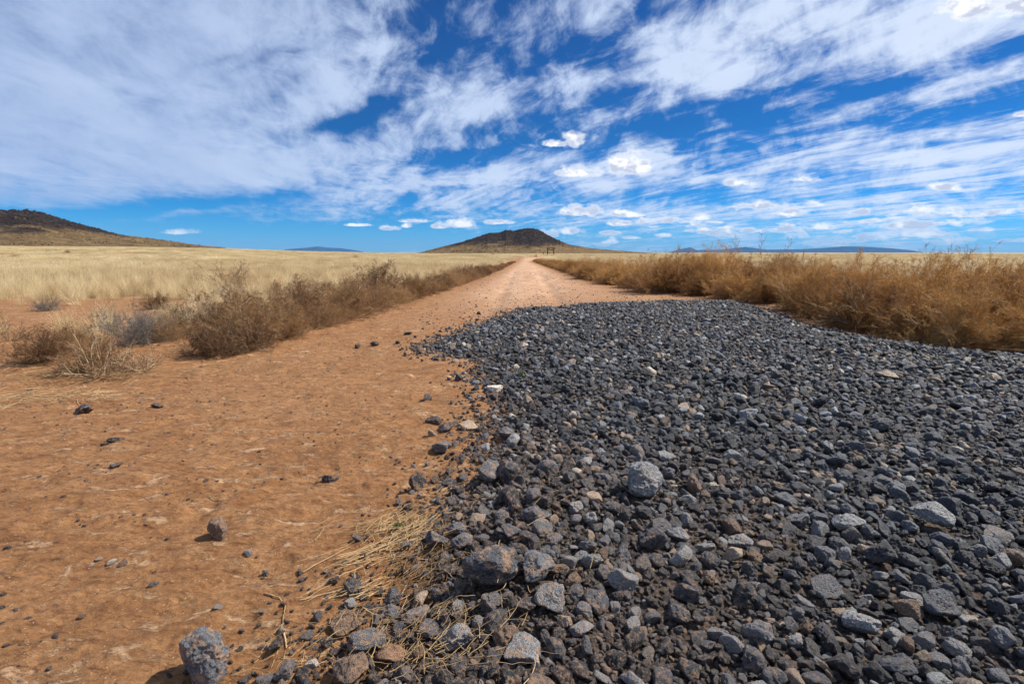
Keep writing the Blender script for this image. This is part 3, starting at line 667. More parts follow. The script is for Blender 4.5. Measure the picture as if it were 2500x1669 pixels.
def hill_rubble():
    P, Sc, Ix = [], [], []
    for h in (0, 1):
        X, Y, Z, H, T = HILLS[h]
        n1 = fbm(X / 45, Y / 45, 4, 201, 0.6)
        for kind, cnt, w in (('rock', 3600, np.clip(H * 1.5 + (n1 - 0.5) * 1.6 - 0.15, 0, 1) ** 2.2 + 0.002), ('shrub', 1500, np.clip(0.8 - H, 0, 1) * sst(n1, 0.45, 0.6) * (H > 0.02) + 0.02 * (H > .02))):
            w = w * (T < 0.12); w = w / w.sum(); i = RNG.choice(len(X), cnt, p=w)
            r = (RNG.uniform(0.25, 0.65, cnt) + 1.1 * RNG.random(cnt) ** 8) if kind == 'rock' else RNG.uniform(0.25, 0.7, cnt)
            P.append(np.stack([X[i] + RNG.normal(0, 1.2, cnt), Y[i] + RNG.normal(0, 1.2, cnt), Z[i] + r * 0.1], 1)); Sc.append(np.stack([r, r, r * RNG.uniform(.6, 1.1, cnt)], 1))
            Ix.append(RNG.integers(0, 3, cnt) + (0 if kind == 'rock' else 3))
    P, Sc, Ix = np.vstack(P), np.vstack(Sc), np.concatenate(Ix); n = len(P)
    m, nt, b = new_mat('hill_rock'); nt.put(b.inputs['Base Color'], nt.ramp(orand(nt), [(0.0, (0.018, 0.011, 0.008)), (0.6, (0.06, 0.036, 0.025)), (1.0, (0.20, 0.125, 0.08))]))
    m2, nt, b = new_mat('hill_shrub'); nt.put(b.inputs['Base Color'], nt.ramp(orand(nt), [(0.0, (0.035, 0.026, 0.012)), (1.0, (0.12, 0.08, 0.035))]))
    protos = [stone_mesh(800 + q, 2, m if q < 3 else m2, pitted=False, nplanes=9) for q in range(6)]
    for q in range(6): protos[q].polygons.foreach_set('use_smooth', np.zeros(len(protos[q].polygons), bool))
    rot = RNG.uniform(-3, 3, (n, 3))
    tag(scatter('hillside_rubble', P, rot, Sc, Ix, protos), 'dark lava boulders and low shrubs strewn over both hills', 'rubble')

# ------------------------------------------------------------------ dry grass
def tuft_mesh(seed, n, w, h, spread, lean, bw=0.0016, K=4):
    rng = np.random.default_rng(seed)
    st = np.stack([rng.normal(0, w, n), rng.normal(0, w, n), np.zeros(n)], 1)
    az = rng.uniform(0, 2 * PI, n); d = np.stack([np.cos(az) * spread * rng.random(n), np.sin(az) * spread * rng.random(n), np.ones(n)], 1)
    d[:, 0] += st[:, 0] / max(w, 1e-3) * 0.12; d[:, 1] += st[:, 1] / max(w, 1e-3) * 0.12
    d /= np.linalg.norm(d, axis=1, keepdims=True)
    L = h * rng.uniform(0.45, 1.15, n)
    P = np.zeros((n, K, 3)); P[:, 0] = st; dd = d.copy()
    for k in range(1, K):
        dd = dd + np.array([lean, 0.0, -0.05 * k]) + rng.normal(size=(n, 3)) * 0.09 + np.stack([d[:, 0], d[:, 1], 0 * d[:, 0]], 1) * 0.25
        dd /= np.linalg.norm(dd, axis=1, keepdims=True); P[:, k] = P[:, k - 1] + dd * (L / (K - 1))[:, None]
    r = np.linspace(1.0, 0.35, K)[None, :] * bw * rng.uniform(0.7, 1.4, n)[:, None]
    v, f = tubes(P, r, 2)
    return mesh_np('grass_tuft', v, f, [M_GRASS])
def build_grass():
    tn = [tuft_mesh(i, 110, 0.05, 0.46, 0.55, 0.14, 0.0014) for i in range(4)]
    tm = [tuft_mesh(20 + i, 120, 0.22, 0.42, 0.5, 0.14, 0.003) for i in range(3)]
    tf = [tuft_mesh(40 + i, 260, 0.9, 0.40, 0.45, 0.12, 0.008, 3) for i in range(3)]
    protos = tn + tm + tf
    P, Rt, Sc, Ix = [], [], [], []
    def zone(r0, r1, a0, a1, dens, ids, sz, thr=0.0, soft=0.15):
        area = 0.5 * R(a1 - a0) * (r1 * r1 - r0 * r0); n = int(area * dens)
        r = np.sqrt(RNG.uniform(r0 * r0, r1 * r1, n)); a = np.radians(RNG.uniform(a0, a1, n)); x = r * np.sin(a); y = r * np.cos(a)
        road = poly_sd(x, y, ROAD)
        dens_n = fbm(x * 0.35, y * 0.35, 3, 101) * 0.5 + fbm(x * 0.03, y * 0.055, 4, 111, 0.6) * 0.5
        keep = (road < -1.2 - 0.6 * RNG.random(n)) & (dens_n + RNG.normal(0, soft, n) > thr)
        near_l = (x < 0) & (road < -0.35) & (road > -4) & (y > 7.5) & (y < 30) & (RNG.random(n) < 0.35)
        lim = np.where(x < -7.5, 14.2, np.where(x < -5.2, 11.5, 9.0)) + 3.0 * (fbm(x * 0.25, y * 0.25, 2, 121) - 0.5)
        keep &= (x > 0) | (y - 0.05 * x > lim) | (RNG.random(n) < 0.16 * (fbm(x * .8, y * .8, 2, 125) > 0.5) * (y > 6.5))
        keep |= near_l & (fbm(x * 1.2, y * 1.2, 2, 127) > 0.52)
        x, y, r = x[keep], y[keep], r[keep]; n = len(x)
        s = sz * RNG.uniform(0.65, 1.2, n) * (0.75 + 0.5 * fbm(x * 0.2, y * 0.2, 2, 131))
        P.append(np.stack([x, y, terrain(x, y) - 0.01], 1)); Rt.append(np.stack([RNG.normal(0, .06, n), RNG.normal(0, .06, n), RNG.uniform(-0.7, 0.7, n) + np.where(RNG.random(n) < .3, RNG.uniform(0, 6.28, n), 0)], 1))
        Sc.append(np.stack([s, s, s * RNG.uniform(0.8, 1.15, n)], 1)); Ix.append(RNG.choice(ids, n))
    L, Rr = (-52, 4), (3, 52)
    zone(5, 32, *L, 9, [0, 1, 2, 3], 1.0, 0.38); zone(9, 26, *Rr, 5, [0, 1, 2, 3], 1.0, 0.36)
    zone(28, 80, *L, 3.2, [4, 5, 6], 1.0, 0.37); zone(24, 80, *Rr, 3.0, [4, 5, 6], 1.05, 0.33)
    zone(75, 260, *L, 0.32, [7, 8, 9], 0.95, 0.40); zone(75, 260, *Rr, 0.32, [7, 8, 9], 0.95, 0.36)
    zone(250, 700, *L, 0.05, [7, 8, 9], 1.1, 0.43); zone(250, 700, *Rr, 0.05, [7, 8, 9], 1.0, 0.40)
    P, Rt, Sc, Ix = np.vstack(P), np.vstack(Rt), np.vstack(Sc), np.concatenate(Ix)
    print('GRASS', len(P))
    tag(scatter('dry_grass', P, Rt, Sc, Ix, protos), 'pale golden dry grass covering the plain on both sides of the road', 'grass')
build_grass()

# ------------------------------------------------------------------ stones
def ico(sub):
    import bmesh
    bm = bmesh.new(); bmesh.ops.create_icosphere(bm, subdivisions=sub, radius=1.0)
    v = np.array([x.co[:] for x in bm.verts]); f = np.array([[q.index for q in p.verts] for p in bm.faces]); bm.free(); return v, f
def stone_mesh(seed, sub, mat, name='stone', ratio=None, pits=26, pitted=True, nplanes=11, rough=1.0, pd_=0.75):
    rng = np.random.default_rng(seed); v, f = ico(sub)
    nrm = rand_dirs(nplanes, rng); off = rng.uniform(0.52, 0.95, nplanes)
    dots = v @ nrm.T
    cand = np.where(dots > 0.15, off[None, :] / np.maximum(dots, 0.15), 9.0)
    cand = np.hstack([cand, np.full((len(v), 1), 1.08)])
    kk = 34.0; r = -np.log(np.exp(-kk * cand).sum(1)) / kk          # soft minimum: slightly rounded facets
    so = rng.uniform(0, 50, 3)
    nz = np.array([mnoise.fractal(Vector(p * 1.6 + so), 0.9, 2.1, 5) for p in v]); r = r + 0.10 * nz * rough + 0.035 * np.array([mnoise.fractal(Vector(p * 7 + so), 0.7, 2.1, 3) for p in v])
    if pitted:
        pd = rand_dirs(pits, rng); lo = 0.030 if sub > 5 else 0.045 if sub > 4 else 0.08; ps = lo + (0.17 - lo) * rng.random(pits) ** 2.2
        dd = np.arccos(np.clip(v @ pd.T, -1, 1)) / ps[None, :]
        r = r - (np.clip(1 - dd ** 2, 0, 1) ** 0.7 * ps[None, :] * pd_).max(1)
    q = v * r[:, None]
    if ratio is None: ratio = (1.0, rng.uniform(0.68, 0.95), rng.uniform(0.5, 0.78))
    q = q * np.array(ratio)[None, :]
    return mesh_np(name, q, f, [mat], True)
G_PROTO = [stone_mesh(300 + i, 4, M_GRAVEL, pits=60, pitted=(i % 4 != 3)) for i in range(16)]
S_PROTO = [stone_mesh(500 + i, 5, M_STONE, pits=170 if i % 3 else 70, pitted=(i % 4 != 3)) for i in range(14)]

# individual stones read off the photograph (view px of the base, width px)
BLACK, CHAR, GREY, LGREY, TAN, BROWN, WHITE = (0.034, 0.034, 0.040, 1), (0.068, 0.070, 0.081, 1), (0.130, 0.134, 0.148, 1), (0.27, 0.265, 0.265, 1), (0.42, 0.31, 0.22, 1), (0.19, 0.12, 0.08, 1), (0.72, 0.62, 0.52, 1)
TAKEN = []; MARKS = []
def px_scale(x, y): return FPX / (y * math.cos(PITCH) + (CAM_H) * math.sin(PITCH))   # px (2500-wide) per metre at that depth
HERO = stone_mesh(4242, 6, M_STONE, ratio=(1.0, 0.88, 0.90), pits=230, nplanes=14, pd_=0.5)
S_PROTO.append(HERO); BOULDER = stone_mesh(4300, 6, M_STONE, ratio=(1.0, 0.8, 0.72), pits=150, nplanes=13, pd_=0.45); S_PROTO.append(BOULDER)
S_PROTO.append(stone_mesh(4400, 5, M_STONE, ratio=(1.0, 0.85, 1.05), pits=40, nplanes=9, pd_=0.4))
def put_stone(a, b, wpx, color, label, squash=1.0, group=None, rz=None, name='stone', proto=None, lift=0.28, tall=1.0, cat='stone', mark=None):
    x, y = at_view(a, b); size = wpx * V / px_scale(x, y)
    r = size / 2 / 0.86
    me = S_PROTO[proto if proto is not None else random.randrange(len(S_PROTO))]
    o = link(name, me, loc=(x, y + r * 0.2, gz(x, y) + r * lift * tall)); o.scale = (r, r, r * squash * tall)
    o.rotation_euler = (random.uniform(-.25, .25), random.uniform(-.25, .25), random.uniform(0, 6.28) if rz is None else rz); o.color = color
    tag(o, label, cat, group); TAKEN.append((x, y, r * 0.85))
    if mark: MARKS.append((x, y, mark))
    return o
put_stone(472, 1545, 108, GREY, 'large pitted grey lava rock on the dirt at the bottom of the photo', tall=1.12, proto=14, lift=0.55, rz=0.7, cat='rock', name='lava_rock', mark='large pitted rock on the dirt')
put_stone(502, 1232, 44, BROWN, 'angular grey-brown stone alone in the middle of the dirt', mark='lone grey-brown stone', tall=1.15, proto=16, lift=0.42, rz=2.0)
put_stone(1013, 1035, 44, GREY, 'blocky ridged grey stone on the dirt beside the gravel edge', mark='blocky ridged stone on the dirt', tall=1.2, proto=4, lift=0.5)
put_stone(1022, 988, 38, CHAR, 'dark grey stone behind the blocky one at the gravel edge', tall=1.1, proto=7)
put_stone(1074, 984, 38, TAN, 'cream coloured stone on the dirt at the gravel edge', tall=1.1, proto=3)
put_stone(995, 970, 34, BLACK, 'black cinder left of the cream stone')
put_stone(978, 915, 24, CHAR, 'round dark stone casting a shadow on the dirt', tall=1.3)
put_stone(958, 1122, 36, BLACK, 'upright black lava stone at the edge of the dirt', mark='upright black stone', tall=1.7, proto=2, lift=0.5)
put_stone(966, 1140, 22, TAN, 'small cream pebble in front of the upright black stone')
put_stone(754, 1100, 34, BLACK, 'rough black cinder lying alone on the dirt', mark='black cinder lying alone', proto=5)
put_stone(1130, 896, 38, WHITE, 'white stone among the black gravel near its left edge', mark='white stone', proto=3)
put_stone(2037, 880, 48, TAN, 'pale pinkish flat stone in the gravel near the right bushes', squash=.7, proto=7)
put_stone(2278, 888, 38, TAN, 'small tan stone in the gravel at the right of the photo', squash=.7)
put_stone(1470, 1172, 84, (0.21, 0.21, 0.215, 1), 'large pale grey pitted boulder in the middle of the gravel', mark='pale grey boulder', tall=1.2, proto=15, lift=0.6, rz=0.3, cat='rock', name='lava_rock')
put_stone(1270, 1435, 72, LGREY, 'smooth light grey stone in the lower middle of the gravel', mark='smooth light grey stone', tall=1.05, proto=3, lift=0.7)
put_stone(1235, 1370, 92, GREY, 'flat angular grey slab of lava in the lower gravel', mark='flat grey slab', squash=.8, proto=11, lift=0.7)
put_stone(1130, 1370, 115, CHAR, 'wide rough dark lava rock left of the grey slab', mark='wide rough dark rock', squash=.9, proto=8, lift=0.7, cat='rock', name='lava_rock')
put_stone(1230, 1225, 70, GREY, 'angular grey stone below the dirt tongue in the gravel', mark='angular stone below the dirt tongue', squash=.8, proto=15 % 14)
put_stone(1495, 1300, 52, CHAR, 'tall dark pointed stone in the middle gravel', mark='tall pointed stone', tall=1.4, proto=9, lift=0.6)
put_stone(1555, 1275, 58, LGREY, 'rounded pale grey stone beside the tall pointed one', proto=7)
put_stone(1270, 1290, 54, GREY, 'roundish grey stone with a flat face in the central gravel', proto=11)
put_stone(1125, 1115, 56, GREY, 'smooth grey stone leaning against a black one at the gravel edge', mark='smooth leaning stone', tall=1.3, proto=3, lift=0.6)
put_stone(1165, 1120, 50, CHAR, 'black angular stone leaning on the smooth grey one', tall=1.3, proto=12, lift=0.6)
put_stone(1160, 1010, 44, GREY, 'grey wedge stone at the left rim of the gravel', tall=1.1, proto=7, lift=0.6)
put_stone(1000, 1262, 54, CHAR, 'round pitted blue-black stone beside the straw', mark='blue-black stone by the straw', tall=1.1, proto=4, lift=0.6)
put_stone(832, 1490, 88, GREY, 'flat pitted grey stone with orange dust at the bottom left of the gravel', squash=.75, proto=10, lift=0.35)
put_stone(790, 1440, 66, BROWN, 'long tan and grey stone on the dirt near the gravel', squash=.7, proto=3, rz=0.6)
put_stone(800, 1562, 92, BROWN, 'brownish rounded rock at the bottom edge of the photo', proto=7, lift=0.4, cat='rock', name='lava_rock')
put_stone(895, 1520, 84, (0.30, 0.16, 0.09, 1), 'orange-stained flat rock among straw at the bottom', mark='orange-stained rock', squash=.7, proto=11, lift=0.35, cat='rock', name='lava_rock')
put_stone(985, 1465, 58, GREY, 'smooth blue-grey stone framed by straw', squash=.9, proto=3)
put_stone(1048, 1500, 92, LGREY, 'wide grey stone with tan patches low in the gravel', squash=.65, proto=15 % 14)
put_stone(1205, 1550, 84, LGREY, 'pale oval stone at the bottom of the gravel', mark='pale oval stone', squash=.8, proto=3)
put_stone(1335, 1495, 66, LGREY, 'flat purplish grey stone in the bottom gravel', mark='flat purplish stone', squash=.6, proto=11)
put_stone(1940, 1245, 62, LGREY, 'light grey banded stone in the right hand gravel', mark='banded grey stone', proto=7, tall=1.1, lift=0.6)
put_stone(2145, 1250, 88, LGREY, 'long tilted grey slab in the right hand gravel', mark='long tilted slab', squash=.7, proto=11, lift=0.7, rz=2.4)
put_stone(2150, 1460, 62, GREY, 'upright brown-grey block at the lower right of the gravel', mark='upright brown-grey block', tall=1.5, proto=3, lift=0.6)
put_stone(2020, 1335, 66, BLACK, 'round black pitted stone in the lower right gravel', mark='round black pitted stone', tall=1.15, proto=4, lift=0.6)
put_stone(1930, 1290, 56, CHAR, 'dark stone just left of the round black one', proto=8)
put_stone(1800, 1180, 54, GREY, 'grey rounded stone right of the pale boulder', proto=7)
put_stone(1690, 895, 60, BLACK, 'low black lava rock far out in the gravel', squash=.7)
put_stone(1230, 1558, 30, WHITE, 'small white chip at the bottom of the gravel')
put_stone(1925, 1440, 34, TAN, 'flat cream pebble in the lower right gravel', mark='flat cream pebble', squash=.6)
put_stone(1895, 1395, 66, GREY, 'grey stone with a pale top in the lower right gravel')
put_stone(1700, 1275, 50, LGREY, 'grey flat-topped stone in the middle right gravel', mark='flat-topped stone')
put_stone(705, 1470, 30, GREY, 'small blue-grey stone by the dry root on the dirt')
put_stone(715, 1528, 30, WHITE, 'white pebble in the dirt at the bottom')
put_stone(602, 1566, 44, GREY, 'grey stone cut by the bottom edge of the photo')
put_stone(190, 945, 42, BLACK, 'rough black cinder on the dirt at the left, by dead twigs', mark='black cinder by dead twigs', squash=.6)
put_stone(358, 930, 26, BLACK, 'black cinder behind the lone stones at left', squash=.7)
put_stone(260, 1010, 30, BLACK, 'flat black cinder on the left dirt', squash=.6)
put_stone(238, 1018, 16, BLACK, 'small cinder touching the flat one', squash=.8)
put_stone(262, 1070, 26, CHAR, 'grey cinder on the left dirt with straw in front', squash=.6)
put_stone(498, 1395, 22, LGREY, 'small pale pitted stone above the large lava rock')
put_stone(570, 1272, 22, LGREY, 'small light grey chip right of the lone brown stone', squash=.7)
put_stone(606, 1312, 18, CHAR, 'small dark pebble with a fine straw tail')
put_stone(280, 1295, 22, BROWN, 'dark reddish pebble beside two white chips')
put_stone(255, 1290, 18, WHITE, 'white flat chip on the left dirt', mark='white chips', squash=.5)
put_stone(210, 1293, 12, WHITE, 'smaller white chip left of the flat one', squash=.6)
put_stone(226, 1280, 18, TAN, 'tan chip behind the white ones', squash=.6)
put_stone(350, 1343, 18, GREY, 'grey pitted pebble on the lower left dirt')
put_stone(935, 767, 20, BLACK, 'black cinder on the dirt left of the gravel tip', mark='cinder left of the gravel tip', squash=.7)
put_stone(820, 797, 14, BLACK, 'small cinder of a pair left of the gravel tip', squash=.8)
put_stone(860, 793, 18, BLACK, 'larger cinder of a pair left of the gravel tip', mark='larger cinder of the pair', squash=.9)
put_stone(1052, 870, 26, BLACK, 'squarish black cinder on the dirt strip beside the gravel', tall=1.2)
put_stone(1098, 720, 12, BLACK, 'cinder on the road just beyond the gravel tip')

PAL = [(BLACK, .17), (CHAR, .27), (GREY, .27), (LGREY, .12), (BROWN, .08), (TAN, .05), ((0.20, 0.17, 0.155, 1), .05)]
def pick_col():
    t = random.random() * 1.0; acc = 0
    for c, w in PAL:
        acc += w
        if t < acc: j = random.uniform(.8, 1.25); return (c[0] * j, c[1] * j, c[2] * j, 1)
    return CHAR
SEEN = {}
def stone_label(x, y, w, what):
    mx, my, mk = min(MARKS, key=lambda m: (x - m[0]) ** 2 + (y - m[1]) ** 2); dx, dy = x - mx, y - my
    side = ('right of' if dx > 0 else 'left of') if abs(dx) > 2.2 * abs(dy) else ('behind' if dy > 0 else 'in front of') if abs(dy) > 2.2 * abs(dx) else ('behind and right of' if dx > 0 and dy > 0 else 'behind and left of' if dy > 0 else 'in front and right of' if dx > 0 else 'in front and left of')
    c_ = SEEN.get((w, side, mk), 0); SEEN[(w, side, mk)] = c_ + 1
    return '%s%s %s %s the %s' % (['', 'second ', 'third ', 'fourth ', 'fifth ', 'sixth ', 'seventh ', 'eighth ', 'ninth ', 'tenth '][min(c_, 9)], w, what, side, mk)
def in_view(x, y, m=0):
    d = y * math.cos(PITCH) + CAM_H * math.sin(PITCH)
    if d < 0.2: return False
    px = CX + FPX * x / d; v = (y * math.sin(PITCH) - CAM_H * math.cos(PITCH)) / d; py = CY - FPX * v
    return -m < px < 2500 + m and py < 1669 + m
def build_gravel():
    cell = 0.12; grid = {}
    def ok(x, y, r, k):
        ci, cj = int(math.floor(x / cell)), int(math.floor(y / cell))
        for i in range(ci - 2, ci + 3):
            for j in range(cj - 2, cj + 3):
                for (a, b, c) in grid.get((i, j), ()):
                    if (a - x) ** 2 + (b - y) ** 2 < ((r + c) * k) ** 2: return False
        return True
    def add(x, y, r): grid.setdefault((int(math.floor(x / cell)), int(math.floor(y / cell))), []).append((x, y, r))
    for t in TAKEN: add(*t)
    xs = [p[0] for p in GRAVEL]; ys = [p[1] for p in GRAVEL]
    x0, x1, y0, y1 = min(xs) - 0.5, 9.4, 0.6, max(ys) + 0.5
    stones = []
    def batch(n, rlo, rhi, pw, k, fade=0.11, near=None, yy=None):
        X = RNG.uniform(x0, x1, n); Y = RNG.uniform(y0, yy or y1, n); sd = poly_sd(X, Y, GRAVEL); rr = rlo + (rhi - rlo) * RNG.random(n) ** pw
        keep = sd + RNG.normal(0, fade, n) * (1 + 0.9 * (X < 1.5)) > 0.0
        keep &= ~((sd < -0.5) & (RNG.random(n) < .5))
        bare = fbm(X * 1.5, Y * 1.5, 3, 141)
        keep &= ~((bare > 0.74) & (RNG.random(n) < 0.6))
        keep &= np.array([in_view(a, b, 160) for a, b in zip(X, Y)])
        for a, b, r, s in zip(X[keep], Y[keep], rr[keep], sd[keep]):
            if s < 0.1: r *= 0.8
            if ok(a, b, r, k): add(a, b, r); stones.append((a, b, r))
    batch(300, 0.048, 0.068, 2.0, 0.95)
    batch(22000, 0.031, 0.050, 1.6, 0.86)
    batch(70000, 0.020, 0.033, 1.1, 0.80)
    batch(150000, 0.013, 0.021, 1.0, 0.66)
    batch(240000, 0.007, 0.013, 1.0, 0.62, yy=4.2)
    st = np.array(stones); print('GRAVEL', len(st))
    # largest in the picture become individuals
    depth = st[:, 1] * math.cos(PITCH) + CAM_H * math.sin(PITCH); app = st[:, 2] / depth * np.array([1.0 if in_view(a, b) else 0.01 for a, b in st[:, :2]])
    order = np.argsort(-app); n_ind = 235; ind = order[:n_ind]; rest = order[n_ind:]
    seen = {}
    ind = sorted(ind, key=lambda i: min((st[i, 0] - m[0]) ** 2 + (st[i, 1] - m[1]) ** 2 for m in MARKS))
    z = terrain(st[:, 0], st[:, 1])
    for i in ind:
        x, y, r = st[i]; c = pick_col()
        me = random.choice(S_PROTO)
        o = link('stone', me, loc=(x, y, z[i] + r * random.uniform(0.35, 0.7))); k = r / 0.84
        o.scale = (k, k * random.uniform(.85, 1.1), k * random.uniform(.85, 1.2)); o.rotation_euler = (random.uniform(-.7, .7), random.uniform(-.7, .7), random.uniform(0, 6.28)); o.color = c
        lum = c[0]
        w = 'pale tan' if lum > .33 else 'light grey' if lum > .205 and c[2] > .18 else 'dusty brown' if c[0] > c[2] * 1.25 else 'mid grey' if lum > .12 else 'black'
        tag(o, stone_label(x, y, w, 'gravel stone'), 'stone', 'loose lava stones in the near gravel')
    rest = np.array([i for i in rest])
    s = st[rest]; n = len(s); k = s[:, 2] / 0.84
    zz = z[rest] + s[:, 2] * RNG.uniform(0.15, 0.75, n)
    rot = np.stack([RNG.uniform(-.8, .8, n), RNG.uniform(-.8, .8, n), RNG.uniform(0, 6.28, n)], 1)
    sc = np.stack([k, k * RNG.uniform(.85, 1.15, n), k * RNG.uniform(.8, 1.2, n)], 1)
    tag(scatter('gravel', np.stack([s[:, 0], s[:, 1], zz], 1), rot, sc, RNG.integers(0, 16, n), G_PROTO), 'bed of small black and grey lava stones packed together', 'gravel')
    # spilled cinders on the dirt and further up the road
    P_, r_ = [], []
    def spill(n, x0, x1, y0, y1, rlo, rhi, wfn):
        X = RNG.uniform(x0, x1, n); Y = RNG.uniform(y0, y1, n); rr = rlo + (rhi - rlo) * RNG.random(n) ** 3
        sd = poly_sd(X, Y, GRAVEL); w = wfn(X, Y, sd) * (poly_sd(X, Y, ROAD) > -1.5) * (sd < 0.05)
        kk = RNG.random(n) < w
        for a, b, r in zip(X[kk], Y[kk], rr[kk]):
            if ok(a, b, r, 1.0) and in_view(a, b, 60): add(a, b, r); P_.append((a, b)); r_.append(r)
    spill(4200, -5, 3, 1.2, 11, 0.004, 0.022, lambda X, Y, sd: 0.6 * np.exp(sd / 0.24))
    spill(34000, -9, 3, 1.0, 14, 0.0026, 0.0120, lambda X, Y, sd: 0.15 + 0.55 * (fbm(X * .9, Y * .9, 3, 151) > .52))
    spill(900, -6, 2, 3.5, 12, 0.008, 0.026, lambda X, Y, sd: 0.12 + 0.2 * (fbm(X * .8, Y * .8, 2, 155) > .5))
    spill(20000, -2, 9, 9, 38, 0.006, 0.033, lambda X, Y, sd: 0.16 + 0.9 * np.exp(np.minimum(sd, 0) / 1.2))
    X = np.array(P_); r_ = np.array(r_); n = len(r_); print('SPILL', n)
    z = terrain(X[:, 0], X[:, 1]); k = r_ / 0.84
    app = r_ / (X[:, 1] + .3); order = np.argsort(-app)
    for i in sorted(order[:60], key=lambda i: min((X[i, 0] - m[0]) ** 2 + (X[i, 1] - m[1]) ** 2 for m in MARKS)):
        o = link('stone', random.choice(S_PROTO), loc=(X[i, 0], X[i, 1], z[i] + r_[i] * .12)); o.scale = (k[i], k[i], k[i] * random.uniform(.7, 1.1)); o.rotation_euler = (random.uniform(-.3, .3), random.uniform(-.3, .3), random.uniform(0, 6.28))
        w, o.color = random.choice([('black', BLACK), ('black', BLACK), ('charcoal', CHAR), ('charcoal', CHAR), ('grey', GREY), ('brown', BROWN)]); tag(o, stone_label(X[i, 0], X[i, 1], w, 'stray pebble'), 'stone', 'stray pebbles on the dirt')
    ii = order[60:]; n = len(ii)
    rot = np.stack([RNG.uniform(-.5, .5, n), RNG.uniform(-.5, .5, n), RNG.uniform(0, 6.28, n)], 1)
    sc = np.stack([k[ii], k[ii] * RNG.uniform(.8, 1.1, n), k[ii] * RNG.uniform(.6, 1.1, n)], 1)
    tag(scatter('scattered_grit', np.stack([X[ii, 0], X[ii, 1], z[ii] + r_[ii] * .08], 1), rot, sc, RNG.integers(0, 16, n), G_PROTO), 'tiny dark pebbles and grit scattered over the dirt road', 'grit')
build_gravel()

hill_rubble()

# ------------------------------------------------------------------ dead straw, twigs
def straw_mesh(seed, n, spread, length, dirn, dvar, rad, K=6, hgt=0.02, curl=0.14):
    rng = np.random.default_rng(seed)
    st = np.stack([rng.normal(0, spread[0], n), rng.normal(0, spread[1], n), rng.uniform(0.003, hgt, n)], 1)
    a = dirn + rng.normal(0, dvar, n); d = np.stack([np.cos(a), np.sin(a), np.zeros(n)], 1)
    L = length * rng.uniform(0.3, 1.2, n); P = curve_from(st, d, L, K, rng, curl, 0)
    P[..., 2] = np.clip(st[:, None, 2] + (P[..., 2] - st[:, None, 2]) * 0.25, 0.003, hgt * 1.6)
    return tubes(P, rads(n, K, rad, rad * 0.6) * rng.uniform(.6, 1.4, n)[:, None], 4)
def put_straw(a, b, label, seed, n, spread, length, dirn, dvar, rad=0.0013, hgt=0.03, name='straw_heap', group=None, cat='straw', mat=None, curl=0.14):
    x, y = at_view(a, b); v, f = straw_mesh(seed, n, spread, length, dirn, dvar, rad, hgt=hgt, curl=curl)
    gx = terrain(v[:, 0] + x, v[:, 1] + y) - gz(x, y); v[:, 2] += gx
    o = link(name, mesh_np(name, v, f, [mat or M_STRAW]), loc=(x, y, gz(x, y))); tag(o, label, cat, group, 'stuff' if name == 'straw_litter' else None); return o
put_straw(925, 1235, 'thick heap of dry straw at the gravel edge, most tangled part', 1, 170, (0.09, 0.11), 0.14, 0.95, 0.6, hgt=0.035, rad=0.0014, curl=0.26, name='straw_litter')
put_straw(860, 1215, 'loose fan of straw stems pointing left from the gravel edge', 2, 70, (0.12, 0.05), 0.20, 0.45, 0.4, rad=0.0015, curl=0.22, name='straw_litter')
put_straw(800, 1300, 'long parallel straw stalks lying on bare dirt', 3, 24, (0.09, 0.04), 0.36, 0.6, 0.16, rad=0.0018, curl=0.12, name='straw_litter')
put_straw(790, 1375, 'nearer bunch of thin straw stalks on bare dirt', 4, 30, (0.09, 0.03), 0.20, 0.7, 0.3, rad=0.0016, curl=0.2, name='straw_litter')
put_straw(960, 1320, 'straw lying over stones at the left gravel rim', 5, 130, (0.09, 0.10), 0.12, 1.1, 0.7, hgt=0.06, name='straw_litter')
put_straw(930, 1470, 'straw caught between the bottom stones', 6, 170, (0.17, 0.07), 0.09, 0.9, 1.0, hgt=0.06, name='straw_litter')
put_straw(1000, 1540, 'straw bits beside the bottom edge of the gravel', 7, 90, (0.16, 0.04), 0.10, 0.9, 1.2, hgt=0.06, name='straw_litter')
put_straw(700, 1520, 'short dark straw crumbs in the dirt at the bottom', 8, 110, (0.13, 0.05), 0.05, 0.7, 1.5, rad=0.0008, hgt=0.006, name='straw_litter')
put_straw(60, 920, 'flat pile of dead twigs on the dirt at the left edge', 9, 90, (0.35, 0.12), 0.35, 0.2, 0.7, rad=0.0022, hgt=0.08, name='straw_litter')
put_straw(220, 910, 'small spray of dead twigs by the black cinder', 10, 34, (0.12, 0.08), 0.25, 0.5, 0.7, rad=0.002, hgt=0.06, name='straw_litter')
put_straw(500, 842, 'broken twigs littering the dirt before the left bushes', 11, 60, (0.9, 0.22), 0.28, 0.3, 0.8, rad=0.0022, hgt=0.03, name='straw_litter')
put_straw(130, 868, 'twigs spread under the left foreground tumbleweeds', 12, 150, (0.8, 0.18), 0.40, 0.2, 0.7, rad=0.0022, hgt=0.06, name='straw_litter')
put_straw(330, 1025, 'faint straws on the left dirt', 13, 26, (0.35, 0.15), 0.14, 0.5, 0.6, rad=0.0012, hgt=0.008, name='straw_litter')
put_straw(1010, 1150, 'short straws between the dirt and the leaning stones', 14, 40, (0.15, 0.12), 0.10, 0.8, 0.9, rad=0.0012, hgt=0.03, name='straw_litter')
put_straw(1420, 1230, 'a few straws lying across the middle of the gravel', 15, 40, (0.5, 0.3), 0.12, 1.6, 0.9, rad=0.0012, hgt=0.08, name='straw_litter')
put_straw(1060, 1400, 'scattered straws over the lower left gravel', 16, 60, (0.25, 0.18), 0.11, 1.2, 0.9, rad=0.0012, hgt=0.08, name='straw_litter')
